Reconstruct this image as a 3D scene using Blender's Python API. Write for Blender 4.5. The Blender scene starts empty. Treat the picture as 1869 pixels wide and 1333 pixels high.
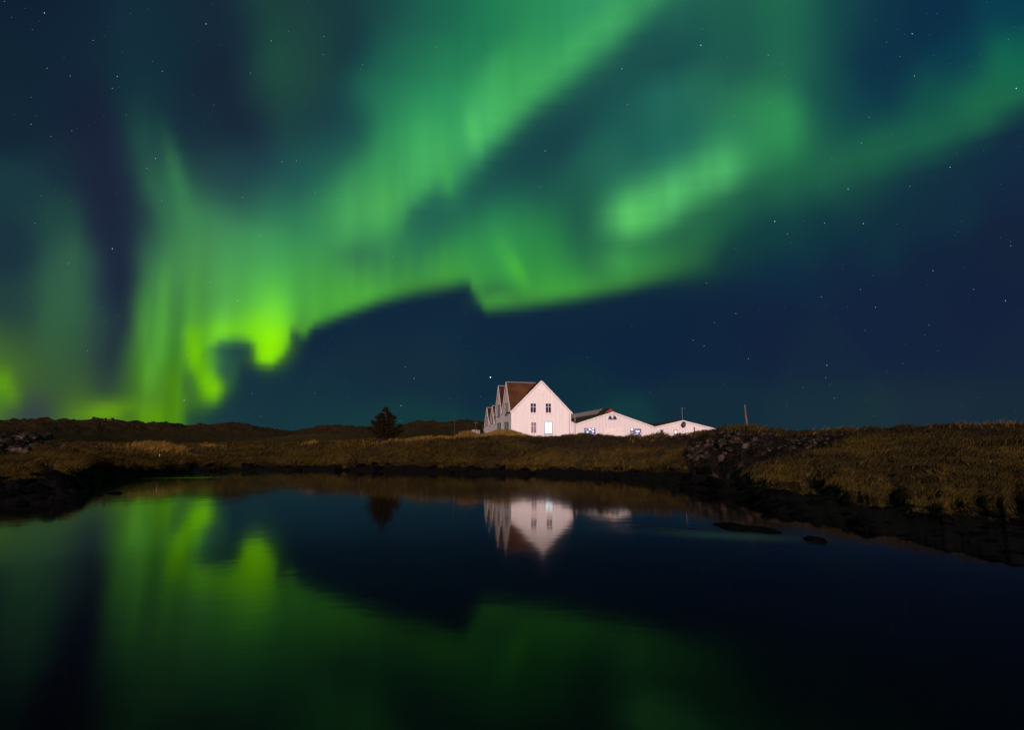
import bpy, bmesh, math, random
import numpy as np
from mathutils import Vector, Matrix
# ================================================================ camera, world, light
scene = bpy.context.scene
COL = scene.collection
F = 1038.0; CX, CY = 934.5, 666.5           # focal length and centre in pixels of the photograph
TILT = math.radians(8.6); EYE = 1.83
ct, st = math.cos(TILT), math.sin(TILT)
cam_data = bpy.data.cameras.new('camera'); cam = bpy.data.objects.new('camera', cam_data); COL.objects.link(cam)
cam.location = (0, 0, EYE); cam.rotation_euler = (math.pi/2 + TILT, 0, 0)
cam_data.sensor_width = 36.0; cam_data.lens = 36.0*F/1869.0
cam_data.clip_start = 0.05; cam_data.clip_end = 20000
scene.camera = cam
scene.view_settings.view_transform = 'Standard'; scene.view_settings.look = 'None'
scene.view_settings.exposure = 0.0; scene.view_settings.gamma = 1.0
scene.view_settings.use_curve_mapping = False
scene.cycles.use_denoising = True
scene.cycles.max_bounces = 6; scene.cycles.diffuse_bounces = 3; scene.cycles.glossy_bounces = 3
scene.cycles.sample_clamp_indirect = 3.0
# one warm, low light from behind the camera: the far lamps of the town, all but level
sun_data = bpy.data.lights.new('sun', 'SUN'); sun = bpy.data.objects.new('sun', sun_data); COL.objects.link(sun)
TO_LIGHT = Vector((-.03, -.95, .24)).normalized()
sun.rotation_euler = TO_LIGHT.to_track_quat('Z', 'Y').to_euler()
sun_data.energy = 3.85; sun_data.angle = math.radians(1.5); sun_data.color = (1.0, .70, .655)

def ray(px, py):
    """direction through a photo pixel, scaled to unit depth (Y)"""
    a, b = (px-CX)/F, (CY-py)/F
    d = Vector((a, ct - b*st, st + b*ct))
    return d/d.y
def at(px, py, Y):
    d = ray(px, py)*Y
    return Vector((d.x, d.y, d.z+EYE))
def lin(c):
    c = np.asarray(c, float)
    return np.where(c <= .04045, c/12.92, ((c+.055)/1.055)**2.4)
# ---------------------------------------------------------------- aurora
# The night sky is described as scattered colour readings plus curtains (a lower
# border, a height and a brightness each) over azimuth and elevation.
SKY_PTS = """
-150 100 16 36 52|-150 400 24 52 62|-150 650 40 70 55|50 0 15 32 50|50 100 16 36 52|50 220 18 38 54|50 350 26 56 64|30 450 26 50 62|30 560 34 62 62|20 640 52 82 55
120 60 17 36 54|120 180 19 36 54|120 300 24 44 58|110 400 32 70 66|130 480 48 88 74|120 560 50 92 70|110 640 52 86 58|130 700 55 84 50|60 740 50 62 68|60 690 62 95 45|0 700 85 140 25|150 750 75 115 35
180 260 27 33 56|190 350 27 35 58|205 420 28 36 61|215 520 31 43 64|215 600 36 50 66|195 660 42 62 64|200 700 48 76 54|160 200 22 32 52|160 100 18 38 54
230 100 20 46 60|250 180 20 50 60|265 260 26 66 66|300 330 44 104 76|340 400 58 128 84|270 400 34 60 66|290 450 52 105 76|250 300 28 44 62
320 80 18 44 58|380 40 22 40 56|400 130 22 36 54|430 230 23 38 56|360 200 22 42 58|400 310 29 54 67|440 345 30 66 76|365 255 24 48 60|470 300 28 56 70|480 170 26 50 60|450 60 22 44 58
510 130 32 76 62|520 60 29 68 62|500 10 28 60 60|570 100 30 66 62|560 170 30 66 64|560 230 28 60 68|540 320 32 84 84|480 370 46 116 86|620 20 24 56 62|640 90 20 50 64|590 60 28 64 62
620 200 22 58 68|600 270 27 68 73|640 250 27 80 77|700 20 26 70 70|700 110 28 96 78|760 40 28 92 78|760 110 34 112 82|680 180 36 112 84|740 190 42 136 90|820 20 28 100 78|880 40 32 125 84|960 20 40 132 86|820 110 36 126 84|820 180 44 144 90
1050 10 46 142 96|1120 10 54 150 100|1080 50 50 150 98|1000 90 54 156 88|950 140 60 166 92|1010 130 40 130 85|890 200 68 176 98|1010 50 40 142 88
780 250 60 164 92|720 260 50 150 92|690 310 60 158 90|760 310 68 168 92|640 340 56 145 88|620 400 66 158 86|700 380 72 170 88|600 300 38 105 86
1200 20 28 92 84|1200 80 22 70 74|1130 110 24 78 78|1080 170 24 74 76|1020 230 23 62 70|960 270 22 60 68|900 320 28 86 78|850 370 30 95 80|980 330 28 80 76|1140 220 28 90 82|1100 290 34 100 84|1210 200 34 104 90|1240 260 30 100 88
1040 360 32 94 78|940 380 38 120 80|800 400 32 92 80|760 440 36 108 84|860 420 42 136 78|930 440 52 150 78|850 470 58 152 70|1040 420 34 104 74|1080 440 30 90 72|1000 440 44 138 74|1000 480 52 148 66|700 440 46 125 84|650 470 44 106 82|600 450 64 155 88|560 400 46 120 88
1250 60 24 76 76|1220 0 24 76 78|1330 40 30 92 78|1440 50 30 100 78|1440 0 32 104 78|1340 120 30 88 78|1440 130 34 104 80|1290 180 38 104 84|1360 200 44 128 84|1420 220 48 142 86|1420 270 44 134 80|1330 250 42 124 88|1500 150 22 74 73|1500 50 25 82 76|1540 10 20 70 75|1500 230 26 88 74
1560 60 18 60 71|1610 30 14 50 70|1600 100 13 46 70|1620 160 14 52 72|1560 200 16 64 74|1700 40 12 46 70|1750 110 12 60 76|1860 20 10 60 78|1860 110 16 100 80|1690 190 18 78 74|1700 230 26 96 74|1780 190 28 106 74|1600 270 28 94 74|1520 310 30 92 72|1840 150 26 108 76
1430 320 30 92 70|1450 370 22 68 66|1560 350 22 62 64|1660 310 20 58 66|1760 270 18 48 64|1860 230 18 40 64|1860 330 20 38 62|1700 380 18 46 62|1500 420 16 52 64|1600 430 17 48 62|1400 430 18 60 66|1350 380 22 74 66
2050 100 14 88 76|2050 240 18 40 64|2050 500 19 34 58|1860 450 20 34 58|1700 480 18 35 59|1550 490 18 38 62|1400 500 16 40 64|1320 530 16 36 60|1400 600 18 34 60|1600 570 19 34 61|1800 560 20 33 60|1700 650 20 35 60|1860 650 21 36 59|1500 660 20 38 60|1300 640 16 36 60|1200 600 14 36 60|1300 740 20 44 58|1500 740 24 46 58|1700 740 26 44 58|1860 740 24 42 56|1600 800 26 48 56
1100 620 14 36 60|1000 620 14 36 60|900 600 16 38 60|800 580 18 42 62|900 680 16 42 60|1050 700 16 44 58|1100 800 20 56 60|950 790 20 56 60|800 680 20 44 60|780 790 20 56 60|700 620 20 42 60|640 660 20 44 60|600 700 20 48 62|560 770 22 54 62|470 740 22 52 62|500 700 20 46 62|640 800 22 56 62|600 630 22 42 60
400 330 42 84 76|400 400 62 130 86|450 450 66 148 88|370 470 72 145 82|380 540 74 148 78|440 520 72 160 82|320 520 68 142 72|520 460 62 150 88|540 520 72 170 78|500 540 78 180 70|580 510 66 155 72|620 530 70 160 66|280 560 62 130 66|250 620 62 125 56|300 600 80 160 58|270 680 72 140 40|310 650 74 148 46|330 560 72 140 70|250 720 66 112 40|300 720 78 140 26|340 620 80 165 55
"""
def sky_paint(W=588, H=176, x0=-250., y0=-170., step=4.0, y_step=5.8):
    X, Y = np.meshgrid(x0 + np.arange(W)*step, y0 + np.arange(H)*y_step)
    pts = np.array([[float(v) for v in p.split()] for p in SKY_PTS.replace('\n', '|').split('|') if p.strip()])
    C = np.zeros((H, W, 3)); Wt = np.zeros((H, W))
    for px, py, r, g, b in pts:
        d2 = ((X-px)**2 + (Y-py)**2)
        w = np.exp(-d2/(2*34.**2)) + 2e-3*np.exp(-d2/(2*90.**2)) + 1e-7/(1+d2/1e4)
        C += w[..., None]*np.array([r, g, b]); Wt += w
    C /= Wt[..., None]
    def over(m, col):
        nonlocal C
        m = np.clip(m, 0, 1)[..., None]
        C = C*(1-m) + np.array(col, float)*m
    def sst(t):
        t = np.clip(t, 0, 1); return t*t*(3-2*t)
    def blob(x, y, rx, ry, ang, col, op):
        a = math.radians(ang); c, s = math.cos(a), math.sin(a)
        u = (X-x)*c + (Y-y)*s; v = -(X-x)*s + (Y-y)*c
        over(op*np.exp(-(u/rx)**2 - (v/ry)**2), col)
    def stroke(pl, col):                       # (x, y, width left of travel, width right of travel, opacity)
        best = np.full(X.shape, 1e9); m = np.zeros(X.shape)
        for (ax, ay, al, ar, ao), (bx, by, bl, br, bo) in zip(pl[:-1], pl[1:]):
            dx, dy = bx-ax, by-ay; L2 = dx*dx+dy*dy
            t = np.clip(((X-ax)*dx+(Y-ay)*dy)/L2, 0, 1)
            ex, ey = X-(ax+t*dx), Y-(ay+t*dy)
            d = np.hypot(ex, ey); side = dx*ey - dy*ex      # >0: right of travel on the picture
            k = sst(side/(np.sqrt(L2)*14) + .5)
            w = (al+(bl-al)*t)*(1-k) + (ar+(br-ar)*t)*k
            q = (ao+(bo-ao)*t)*np.exp(-(d/w)**2)
            m = np.maximum(m, q)
        over(m, col)
    def curtain(pl, col, sharp, power=1.0):    # border points (x, y, height, opacity)
        a = np.array(pl, float); xs = X[0]
        yb = np.interp(xs, a[:, 0], a[:, 1]); h = np.interp(xs, a[:, 0], a[:, 2]); o = np.interp(xs, a[:, 0], a[:, 3], 0, 0)
        up = yb[None] - Y
        over(o[None]*sst(up/sharp + .5)*np.exp(-(np.clip(up, 0, None)/h[None])**power), col)
    def below(pl, col, sharp, depth):          # clears the sky under a border
        a = np.array(pl, float); xs = X[0]
        yb = np.interp(xs, a[:, 0], a[:, 1]); o = np.interp(xs, a[:, 0], a[:, 2], 0, 0)
        dn = Y - yb[None]
        over(o[None]*sst(dn/sharp + .5)*np.exp(-(np.clip(dn, 0, None)/depth)**4), col)
    # second curtain, high on the right
    blob(1230, 355, 100, 50, -26, (92, 202, 108), .8)
    blob(1160, 396, 62, 46, -10, (90, 200, 100), .8); blob(1152, 396, 16, 34, 0, (98, 206, 104), .4)
    blob(1315, 312, 56, 44, -28, (86, 196, 108), .65)
    blob(1430, 225, 42, 60, 10, (48, 146, 84), .5)
    blob(1190, 470, 90, 34, -8, (52, 142, 74), .6)
    blob(1275, 425, 34, 58, 0, (44, 118, 72), .5)
    below([(1085, 440, 0), (1110, 446, .25), (1160, 442, .35), (1220, 420, .5), (1290, 380, .7), (1350, 350, .6), (1420, 330, .3), (1480, 310, 0)], (34, 98, 72), 46, 60)
    blob(1060, 395, 26, 60, 0, (30, 84, 72), .55)
    # third curtain, far right
    stroke([(1900, 150, 40, 26, .5), (1790, 212, 40, 24, .5), (1690, 250, 40, 26, .45), (1570, 290, 38, 34, .4), (1440, 340, 36, 40, .3)], (34, 112, 74))
    below([(1560, 345, 0), (1640, 322, .4), (1760, 275, .6), (1830, 228, .75), (1900, 190, .8), (2100, 120, .8)], (18, 44, 64), 60, 130)
    # first curtain, high in the middle
    stroke([(1240, -130, 90, 36, .5), (1165, 0, 80, 30, .55), (1075, 72, 70, 30, .6), (985, 150, 60, 34, .65), (905, 222, 50, 30, .7), (868, 262, 36, 24, .6), (822, 325, 40, 22, .4)], (72, 182, 98))
    below([(1110, 90, 0), (1150, 62, .3), (1200, 20, .5), (1300, -60, 0)], (24, 74, 78), 50, 60)
    stroke([(1190, 70, 34, 60, .4), (1090, 148, 34, 60, .55), (1000, 218, 34, 70, .7), (925, 300, 30, 60, .6), (865, 350, 26, 40, .35)][::-1], (24, 68, 74))
    blob(864, 240, 13, 42, -6, (90, 202, 108), .6)
    blob(815, 318, 10, 44, -8, (64, 170, 72), .5)
    blob(770, 285, 26, 60, 0, (70, 176, 96), .45)
    blob(700, 390, 40, 52, 24, (84, 184, 92), .6)
    blob(642, 410, 26, 80, 6, (78, 176, 94), .5)
    below([(735, 396, 0), (750, 380, .5), (790, 362, .6), (830, 350, .3), (850, 340, 0)], (32, 94, 80), 30, 44)
    blob(800, 405, 60, 28, -8, (34, 98, 82), .45)
    blob(650, 468, 34, 26, 0, (44, 104, 80), .55)
    blob(505, 128, 40, 130, -8, (30, 82, 62), .35)
    # the long low arc
    brd = [(556, 612), (572, 592), (620, 572), (690, 548), (760, 530), (824, 521), (852, 519), (870, 541), (890, 561), (950, 557), (1050, 543), (1150, 524), (1230, 504), (1300, 478), (1330, 440), (1380, 410)]
    hs = [46, 60, 62, 60, 56, 50, 40, 34, 34, 40, 46, 52, 50, 46, 40, 30]
    ops = [.5, .85, .9, .8, .75, .6, .25, .55, .8, .75, .65, .6, .45, .28, .1, 0]
    gap = [.9]*len(brd)
    below([(520, 640, 0), (545, 628, .3)] + [(x, y-5, .96) for x, y in brd[:-4]] + [(1190, 512, .85), (1230, 502, .7), (1300, 486, .4), (1370, 460, .2), (1460, 425, 0)], (16, 38, 60), 34, 72)
    curtain([(x, y+4, h, o) for (x, y), h, o in zip(brd, hs, ops)], (82, 180, 58), 38, 1.5)
    blob(944, 492, 13, 34, -24, (88, 200, 58), .6); blob(918, 468, 12, 40, -14, (70, 178, 70), .4)
    blob(905, 545, 34, 14, -8, (78, 178, 68), .5)
    blob(1130, 478, 36, 28, 0, (72, 172, 82), .45)
    for x in (640, 672, 705, 742, 778, 806): blob(x, 500+(660-x)*.16, 9, 34, 4, (92, 192, 62), .14)
    blob(1345, 462, 80, 46, -20, (20, 64, 62), .6); blob(1270, 500, 60, 18, -14, (34, 92, 62), .4)
    # dark gap and streams on the left
    blob(112, 560, 55, 120, 4, (48, 100, 66), .4); blob(128, 470, 10, 70, 5, (60, 112, 76), .25); blob(92, 600, 9, 60, 4, (60, 108, 62), .25)
    stroke([(178, 150, 30, 24, .1), (190, 290, 36, 40, .45), (212, 400, 36, 42, .65), (222, 500, 30, 22, .8), (222, 590, 24, 16, .7), (205, 660, 30, 22, .5), (195, 705, 30, 30, .3)][::-1], (27, 37, 59))
    stroke([(248, 200, 24, 28, .08), (262, 290, 24, 34, .28), (296, 380, 18, 46, .45), (318, 450, 22, 50, .45)][::-1], (52, 118, 78))
    stroke([(296, 225, 10, 12, .05), (318, 300, 12, 14, .5), (342, 400, 16, 18, .45), (352, 470, 18, 20, .2)], (62, 138, 82))
    for x, y, l, o in ((262, 600, 60, .4), (274, 680, 55, .45), (300, 560, 70, .35), (318, 700, 40, .35), (345, 560, 60, .35), (288, 640, 60, .3)):
        blob(x, y, 8, l, 3, (92, 172, 52), o)
    blob(282, 655, 6, 50, 2, (60, 118, 50), .3); blob(335, 470, 40, 60, 20, (80, 156, 84), .4)
    blob(390, 545, 40, 22, -20, (64, 138, 82), .35)
    # bright folded curtain
    curtain([(340, 640, 70, .2), (352, 655, 80, .75), (380, 632, 60, .8), (400, 620, 56, .8), (440, 616, 60, .85), (462, 622, 66, .9), (474, 655, 80, .95), (486, 664, 85, .95), (508, 655, 80, .85), (524, 636, 70, .6), (540, 606, 60, .4), (558, 616, 60, .45), (568, 596, 50, .3), (590, 585, 40, .0)], (112, 208, 44), 18, 1.3)
    blob(494, 618, 36, 40, 8, (138, 230, 0), .95); blob(484, 648, 24, 18, -10, (134, 226, 0), .85); blob(538, 618, 7, 16, 0, (24, 62, 62), .7); blob(556, 600, 5, 17, 0, (76, 176, 62), .7); blob(571, 612, 8, 16, 20, (18, 44, 62), .7); blob(500, 575, 28, 40, 0, (120, 224, 48), .5)
    blob(462, 600, 24, 22, 0, (120, 216, 16), .5); blob(410, 602, 44, 15, -8, (112, 206, 24), .6)
    stroke([(352, 614, 15, 15, .7), (356, 650, 18, 18, .95), (370, 684, 20, 20, .8), (388, 705, 22, 22, .9), (388, 726, 17, 17, .7)], (122, 208, 8))
    blob(388, 708, 27, 24, 0, (122, 206, 0), .6)
    blob(415, 668, 24, 34, 10, (40, 78, 74), .75); blob(408, 640, 16, 14, 0, (36, 68, 74), .6); blob(436, 640, 26, 16, 0, (28, 62, 68), .8)
    blob(425, 690, 10, 26, 8, (52, 104, 56), .45); blob(345, 712, 14, 26, 0, (46, 84, 60), .6); blob(340, 690, 10, 20, 0, (52, 98, 58), .3)
    blob(455, 745, 40, 40, 0, (22, 50, 62), .6); blob(455, 690, 14, 26, 0, (24, 50, 62), .6)
    # glow at the foot
    blob(306, 725, 6, 40, -3, (58, 106, 40), .45); blob(272, 738, 8, 22, 0, (60, 102, 44), .4); blob(322, 690, 5, 40, 0, (60, 118, 44), .35)
    blob(200, 752, 60, 20, -6, (104, 160, 16), .8); blob(285, 762, 50, 22, 0, (90, 152, 10), .75); blob(318, 715, 15, 50, -3, (92, 160, 16), .7)
    blob(262, 700, 9, 50, -6, (88, 150, 30), .4); blob(240, 762, 12, 12, 0, (62, 92, 42), .5)
    over(.85*sst((X-336)/40+.5)*sst((Y-712)/60)*sst((520-X)/120), (26, 56, 62))
    blob(6, 700, 16, 30, -20, (100, 166, 14), .8); blob(22, 725, 16, 24, -30, (84, 140, 26), .5); blob(0, 650, 30, 50, 0, (66, 108, 40), .4)
    blob(60, 752, 36, 22, 0, (52, 62, 70), .5)
    # fine rays hanging down the curtains
    rs = np.random.RandomState(4); q = X + (Y-300)*.10*np.clip((700-X)/700, -.6, 1)
    n = np.zeros(X.shape)
    for wl, am in ((64, .45), (34, .4), (19, .35), (11, .28)):
        tb = rs.rand(4, 260)*2-1; u = (q+600)/wl; i = np.floor(u).astype(int); f = sst(u-i)
        row = (Y+200)/260.; a0 = np.clip(np.floor(row), 0, 2).astype(int); g = sst(row-a0)
        v = lambda a: tb[a, i % 260]*(1-f) + tb[a, (i+1) % 260]*f
        n += am*(v(a0)*(1-g) + v(a0+1)*g)
    green = np.clip((C[..., 1]-55)/130, 0, 1)
    lowl = np.exp(-((X-300)/110)**2 - ((Y-660)/130)**2)
    C = C*(1 + ((.065 + .20*lowl)*n*green)[..., None]*np.array([1.2, 1, 1]))
    return np.clip(C, 0, 255)/255.
world = bpy.data.worlds.new('World'); scene.world = world; world.use_nodes = True
def build_world():
    A = lin(sky_paint())
    H, W = A.shape[:2]
    def sample(px, py):
        x = np.clip((px+250)/4.0, 0, W-1.001); y = np.clip((py+170)/5.8, 0, H-1.001)
        i, j = np.floor(y).astype(int), np.floor(x).astype(int); fy, fx = (y-i)[..., None], (x-j)[..., None]
        return A[i, j]*(1-fy)*(1-fx) + A[i+1, j]*fy*(1-fx) + A[i, j+1]*(1-fy)*fx + A[i+1, j+1]*fy*fx
    AZ = 52.0; NA = 190
    els = list(np.arange(0, 20.9, .6)) + list(np.arange(21, 47, 1.2))
    nt = world.node_tree; N, L = nt.nodes, nt.links; N.clear()
    def math_(op, a, b=None, clamp=False):
        n = N.new('ShaderNodeMath'); n.operation = op; n.use_clamp = clamp
        for k, v in enumerate((a, b)):
            if v is None: continue
            if hasattr(v, 'links'): L.new(v, n.inputs[k])
            else: n.inputs[k].default_value = v
        return n.outputs[0]
    tc = N.new('ShaderNodeTexCoord'); sp = N.new('ShaderNodeSeparateXYZ'); L.new(tc.outputs['Generated'], sp.inputs[0])
    az = math_('MULTIPLY', math_('ARCTAN2', sp.outputs[0], sp.outputs[1]), 180/math.pi)
    el = math_('MULTIPLY', math_('ARCSINE', sp.outputs[2]), 180/math.pi)
    t = math_('DIVIDE', math_('ADD', az, AZ), 2*AZ, True)
    cur = None; prev_el = None
    azs = np.radians(np.linspace(-AZ, AZ, NA))
    for e in els:
        er = math.radians(e)
        dx, dy, dz = np.sin(azs)*math.cos(er), np.cos(azs)*math.cos(er), math.sin(er)
        w = dy*ct + dz*st; v = -dy*st + dz*ct
        row = sample(CX + F*dx/w, CY - F*v/w)
        n = N.new('ShaderNodeRGBCurve'); L.new(t, n.inputs['Color'])
        m = n.mapping; m.use_clip = True; m.extend = 'HORIZONTAL'
        for c in range(3):
            cv = m.curves[c]; pts = cv.points
            pts[0].location = (0, float(row[0, c])); pts[1].location = (1, float(row[-1, c]))
            for k in range(1, NA-1): pts.new(k/(NA-1), float(row[k, c]))
        m.update()
        if cur is None: cur = n.outputs[0]
        else:
            f = math_('DIVIDE', math_('SUBTRACT', el, prev_el), e-prev_el, True)
            mx = N.new('ShaderNodeMix'); mx.data_type = 'RGBA'; L.new(f, mx.inputs[0]); L.new(cur, mx.inputs[6]); L.new(n.outputs[0], mx.inputs[7])
            cur = mx.outputs[2]
        prev_el = e
    # beside, behind and overhead: a plain faint green-blue sky
    far = math_('MAXIMUM', math_('DIVIDE', math_('SUBTRACT', math_('ABSOLUTE', az), 54), 40, True),
                math_('DIVIDE', math_('SUBTRACT', el, 48), 25, True))
    mx = N.new('ShaderNodeMix'); mx.data_type = 'RGBA'; L.new(far, mx.inputs[0]); L.new(cur, mx.inputs[6])
    mx.inputs[7].default_value = (.010, .045, .050, 1); cur = mx.outputs[2]
    bg = N.new('ShaderNodeBackground'); L.new(cur, bg.inputs[0]); bg.inputs[1].default_value = 1.0
    out = N.new('ShaderNodeOutputWorld'); L.new(bg.outputs[0], out.inputs[0])
build_world()
# ================================================================ helpers
def tag(o, label=None, cat=None, group=None, kind=None):
    if label: o['label'] = label
    if cat: o['category'] = cat
    if group: o['group'] = group
    if kind: o['kind'] = kind
    return o
def empty(name, loc, rz=0):
    o = bpy.data.objects.new(name, None); COL.objects.link(o); o.location = loc; o.rotation_euler = (0, 0, rz)
    o.empty_display_size = .3
    return o
class MB:
    """collects shapes for ONE mesh"""
    def __init__(s): s.v = []; s.f = []
    def face(s, *ps):
        n = len(s.v); s.v += [tuple(p) for p in ps]; s.f.append(tuple(range(n, n+len(ps)))); return s
    def box(s, x0, x1, y0, y1, z0, z1):
        n = len(s.v)
        s.v += [(x, y, z) for z in (z0, z1) for x, y in ((x0, y0), (x1, y0), (x1, y1), (x0, y1))]
        s.f += [tuple(n+i for i in q) for q in ((3, 2, 1, 0), (4, 5, 6, 7), (0, 1, 5, 4), (1, 2, 6, 5), (2, 3, 7, 6), (3, 0, 4, 7))]
        return s
    def slab(s, ps, th):
        """flat panel thickened downwards along its normal"""
        ps = [Vector(p) for p in ps]; nrm = (ps[1]-ps[0]).cross(ps[2]-ps[0]).normalized()
        if nrm.z < 0: nrm = -nrm; ps = ps[::-1]
        n = len(s.v); k = len(ps)
        s.v += [tuple(p) for p in ps] + [tuple(p-nrm*th) for p in ps]
        s.f.append(tuple(range(n, n+k))); s.f.append(tuple(range(n+2*k-1, n+k-1, -1)))
        for i in range(k):
            j = (i+1) % k; s.f.append((n+i, n+k+i, n+k+j, n+j))
        return s
    def beam(s, a, b, w, h=None):
        """square bar from a to b"""
        a, b = Vector(a), Vector(b); h = h or w; d = (b-a).normalized()
        up = Vector((0, 0, 1)) if abs(d.z) < .9 else Vector((0, 1, 0))
        r = d.cross(up).normalized()*w/2; u = r.cross(d).normalized()*h/2
        n = len(s.v)
        for p in (a, b): s.v += [tuple(p-r-u), tuple(p+r-u), tuple(p+r+u), tuple(p-r+u)]
        s.f += [tuple(n+i for i in q) for q in ((3, 2, 1, 0), (4, 5, 6, 7), (0, 1, 5, 4), (1, 2, 6, 5), (2, 3, 7, 6), (3, 0, 4, 7))]
        return s
    def tube(s, pts, rad, k=8):
        pts = [Vector(p) for p in pts]; n = len(s.v)
        for i, p in enumerate(pts):
            d = (pts[min(i+1, len(pts)-1)] - pts[max(i-1, 0)]).normalized()
            up = Vector((0, 0, 1)) if abs(d.z) < .9 else Vector((0, 1, 0))
            r = d.cross(up).normalized(); u = r.cross(d); q = rad[i] if hasattr(rad, '__len__') else rad
            for a in range(k):
                t = 2*math.pi*a/k; s.v.append(tuple(p + r*math.cos(t)*q + u*math.sin(t)*q))
        for i in range(len(pts)-1):
            for a in range(k):
                b = (a+1) % k; s.f.append((n+i*k+a, n+i*k+b, n+(i+1)*k+b, n+(i+1)*k+a))
        s.f.append(tuple(n+a for a in range(k))[::-1]); s.f.append(tuple(n+(len(pts)-1)*k+a for a in range(k)))
        return s
    def build(s, name, mat, parent=None, smooth=False, bevel=0):
        me = bpy.data.meshes.new(name); me.from_pydata(s.v, [], s.f); me.update()
        if smooth: me.polygons.foreach_set('use_smooth', [True]*len(me.polygons))
        o = bpy.data.objects.new(name, me); COL.objects.link(o); o.data.materials.append(mat)
        if parent: o.parent = parent
        if bevel:
            m = o.modifiers.new('bevel', 'BEVEL'); m.width = bevel; m.segments = 2; m.limit_method = 'ANGLE'
        return o
def np_mesh(name, V, Fc, mat, smooth=True, attrs=None, colors=None):
    """mesh from arrays; Fc: (n, k) faces"""
    me = bpy.data.meshes.new(name); k = Fc.shape[1]
    me.vertices.add(len(V)); me.vertices.foreach_set('co', np.ascontiguousarray(V, np.float32).ravel())
    me.loops.add(Fc.size); me.loops.foreach_set('vertex_index', np.ascontiguousarray(Fc, np.int32).ravel())
    me.polygons.add(len(Fc)); me.polygons.foreach_set('loop_start', np.arange(0, Fc.size, k, dtype=np.int32))
    me.polygons.foreach_set('loop_total', np.full(len(Fc), k, np.int32))
    me.polygons.foreach_set('use_smooth', np.full(len(Fc), smooth))
    for nm, a in (attrs or {}).items():
        at_ = me.attributes.new(nm, 'FLOAT', 'POINT'); at_.data.foreach_set('value', np.ascontiguousarray(a, np.float32))
    for nm, a in (colors or {}).items():
        at_ = me.attributes.new(nm, 'FLOAT_COLOR', 'POINT')
        at_.data.foreach_set('color', np.ascontiguousarray(np.c_[a, np.ones(len(a))], np.float32).ravel())
    me.update(calc_edges=True); me.validate()
    o = bpy.data.objects.new(name, me); COL.objects.link(o); me.materials.append(mat)
    return o
def _hash(ix, iy, seed):
    h = (ix.astype(np.int64)*374761393 + iy.astype(np.int64)*668265263 + seed*974634777) & 0xffffffff
    h = ((h ^ (h >> 13))*1274126177) & 0xffffffff
    return ((h ^ (h >> 16)) & 0xffff)/65535.0
def vnoise(x, y, seed=0):
    ix, iy = np.floor(x), np.floor(y); fx, fy = x-ix, y-iy
    fx = fx*fx*(3-2*fx); fy = fy*fy*(3-2*fy)
    a, b = _hash(ix, iy, seed), _hash(ix+1, iy, seed); c, d = _hash(ix, iy+1, seed), _hash(ix+1, iy+1, seed)
    return (a*(1-fx)+b*fx)*(1-fy) + (c*(1-fx)+d*fx)*fy
def fbm(x, y, sc, seed=0, octv=4, ridged=False):
    r = 0; am = 1; tot = 0
    for k in range(octv):
        n = vnoise(x/sc*2**k + 13.7*k, y/sc*2**k - 7.3*k, seed+k)
        if ridged: n = 1-abs(2*n-1)
        r = r + am*n; tot += am; am *= .55
    return r/tot*2-1

# ================================================================ materials
def mat(name):
    m = bpy.data.materials.new(name); m.use_nodes = True
    nt = m.node_tree; b = nt.nodes['Principled BSDF']; b.inputs['Specular IOR Level'].default_value = .2
    return m, nt, b
def noise_mat(name, c1, c2, scale=4, rough=.9, bump=0, detail=6, stretch=(1, 1, 1), lo=.35, hi=.65, spec=.2, bscale=None):
    m, nt, b = mat(name); N, L = nt.nodes, nt.links
    tc = N.new('ShaderNodeTexCoord'); mp = N.new('ShaderNodeMapping'); mp.inputs['Scale'].default_value = stretch
    L.new(tc.outputs['Object'], mp.inputs[0])
    n = N.new('ShaderNodeTexNoise'); n.inputs['Scale'].default_value = scale; n.inputs['Detail'].default_value = detail
    L.new(mp.outputs[0], n.inputs[0])
    r = N.new('ShaderNodeValToRGB'); r.color_ramp.elements[0].position = lo; r.color_ramp.elements[1].position = hi
    r.color_ramp.elements[0].color = (*c1, 1); r.color_ramp.elements[1].color = (*c2, 1)
    L.new(n.outputs[0], r.inputs[0]); L.new(r.outputs[0], b.inputs['Base Color'])
    b.inputs['Roughness'].default_value = rough; b.inputs['Specular IOR Level'].default_value = spec
    if bump:
        n2 = N.new('ShaderNodeTexNoise'); n2.inputs['Scale'].default_value = bscale or scale*3; n2.inputs['Detail'].default_value = 5
        L.new(mp.outputs[0], n2.inputs[0])
        bp = N.new('ShaderNodeBump'); bp.inputs['Strength'].default_value = bump; bp.inputs['Distance'].default_value = .1
        L.new(n2.outputs[0], bp.inputs['Height']); L.new(bp.outputs[0], b.inputs['Normal'])
    return m
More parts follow.
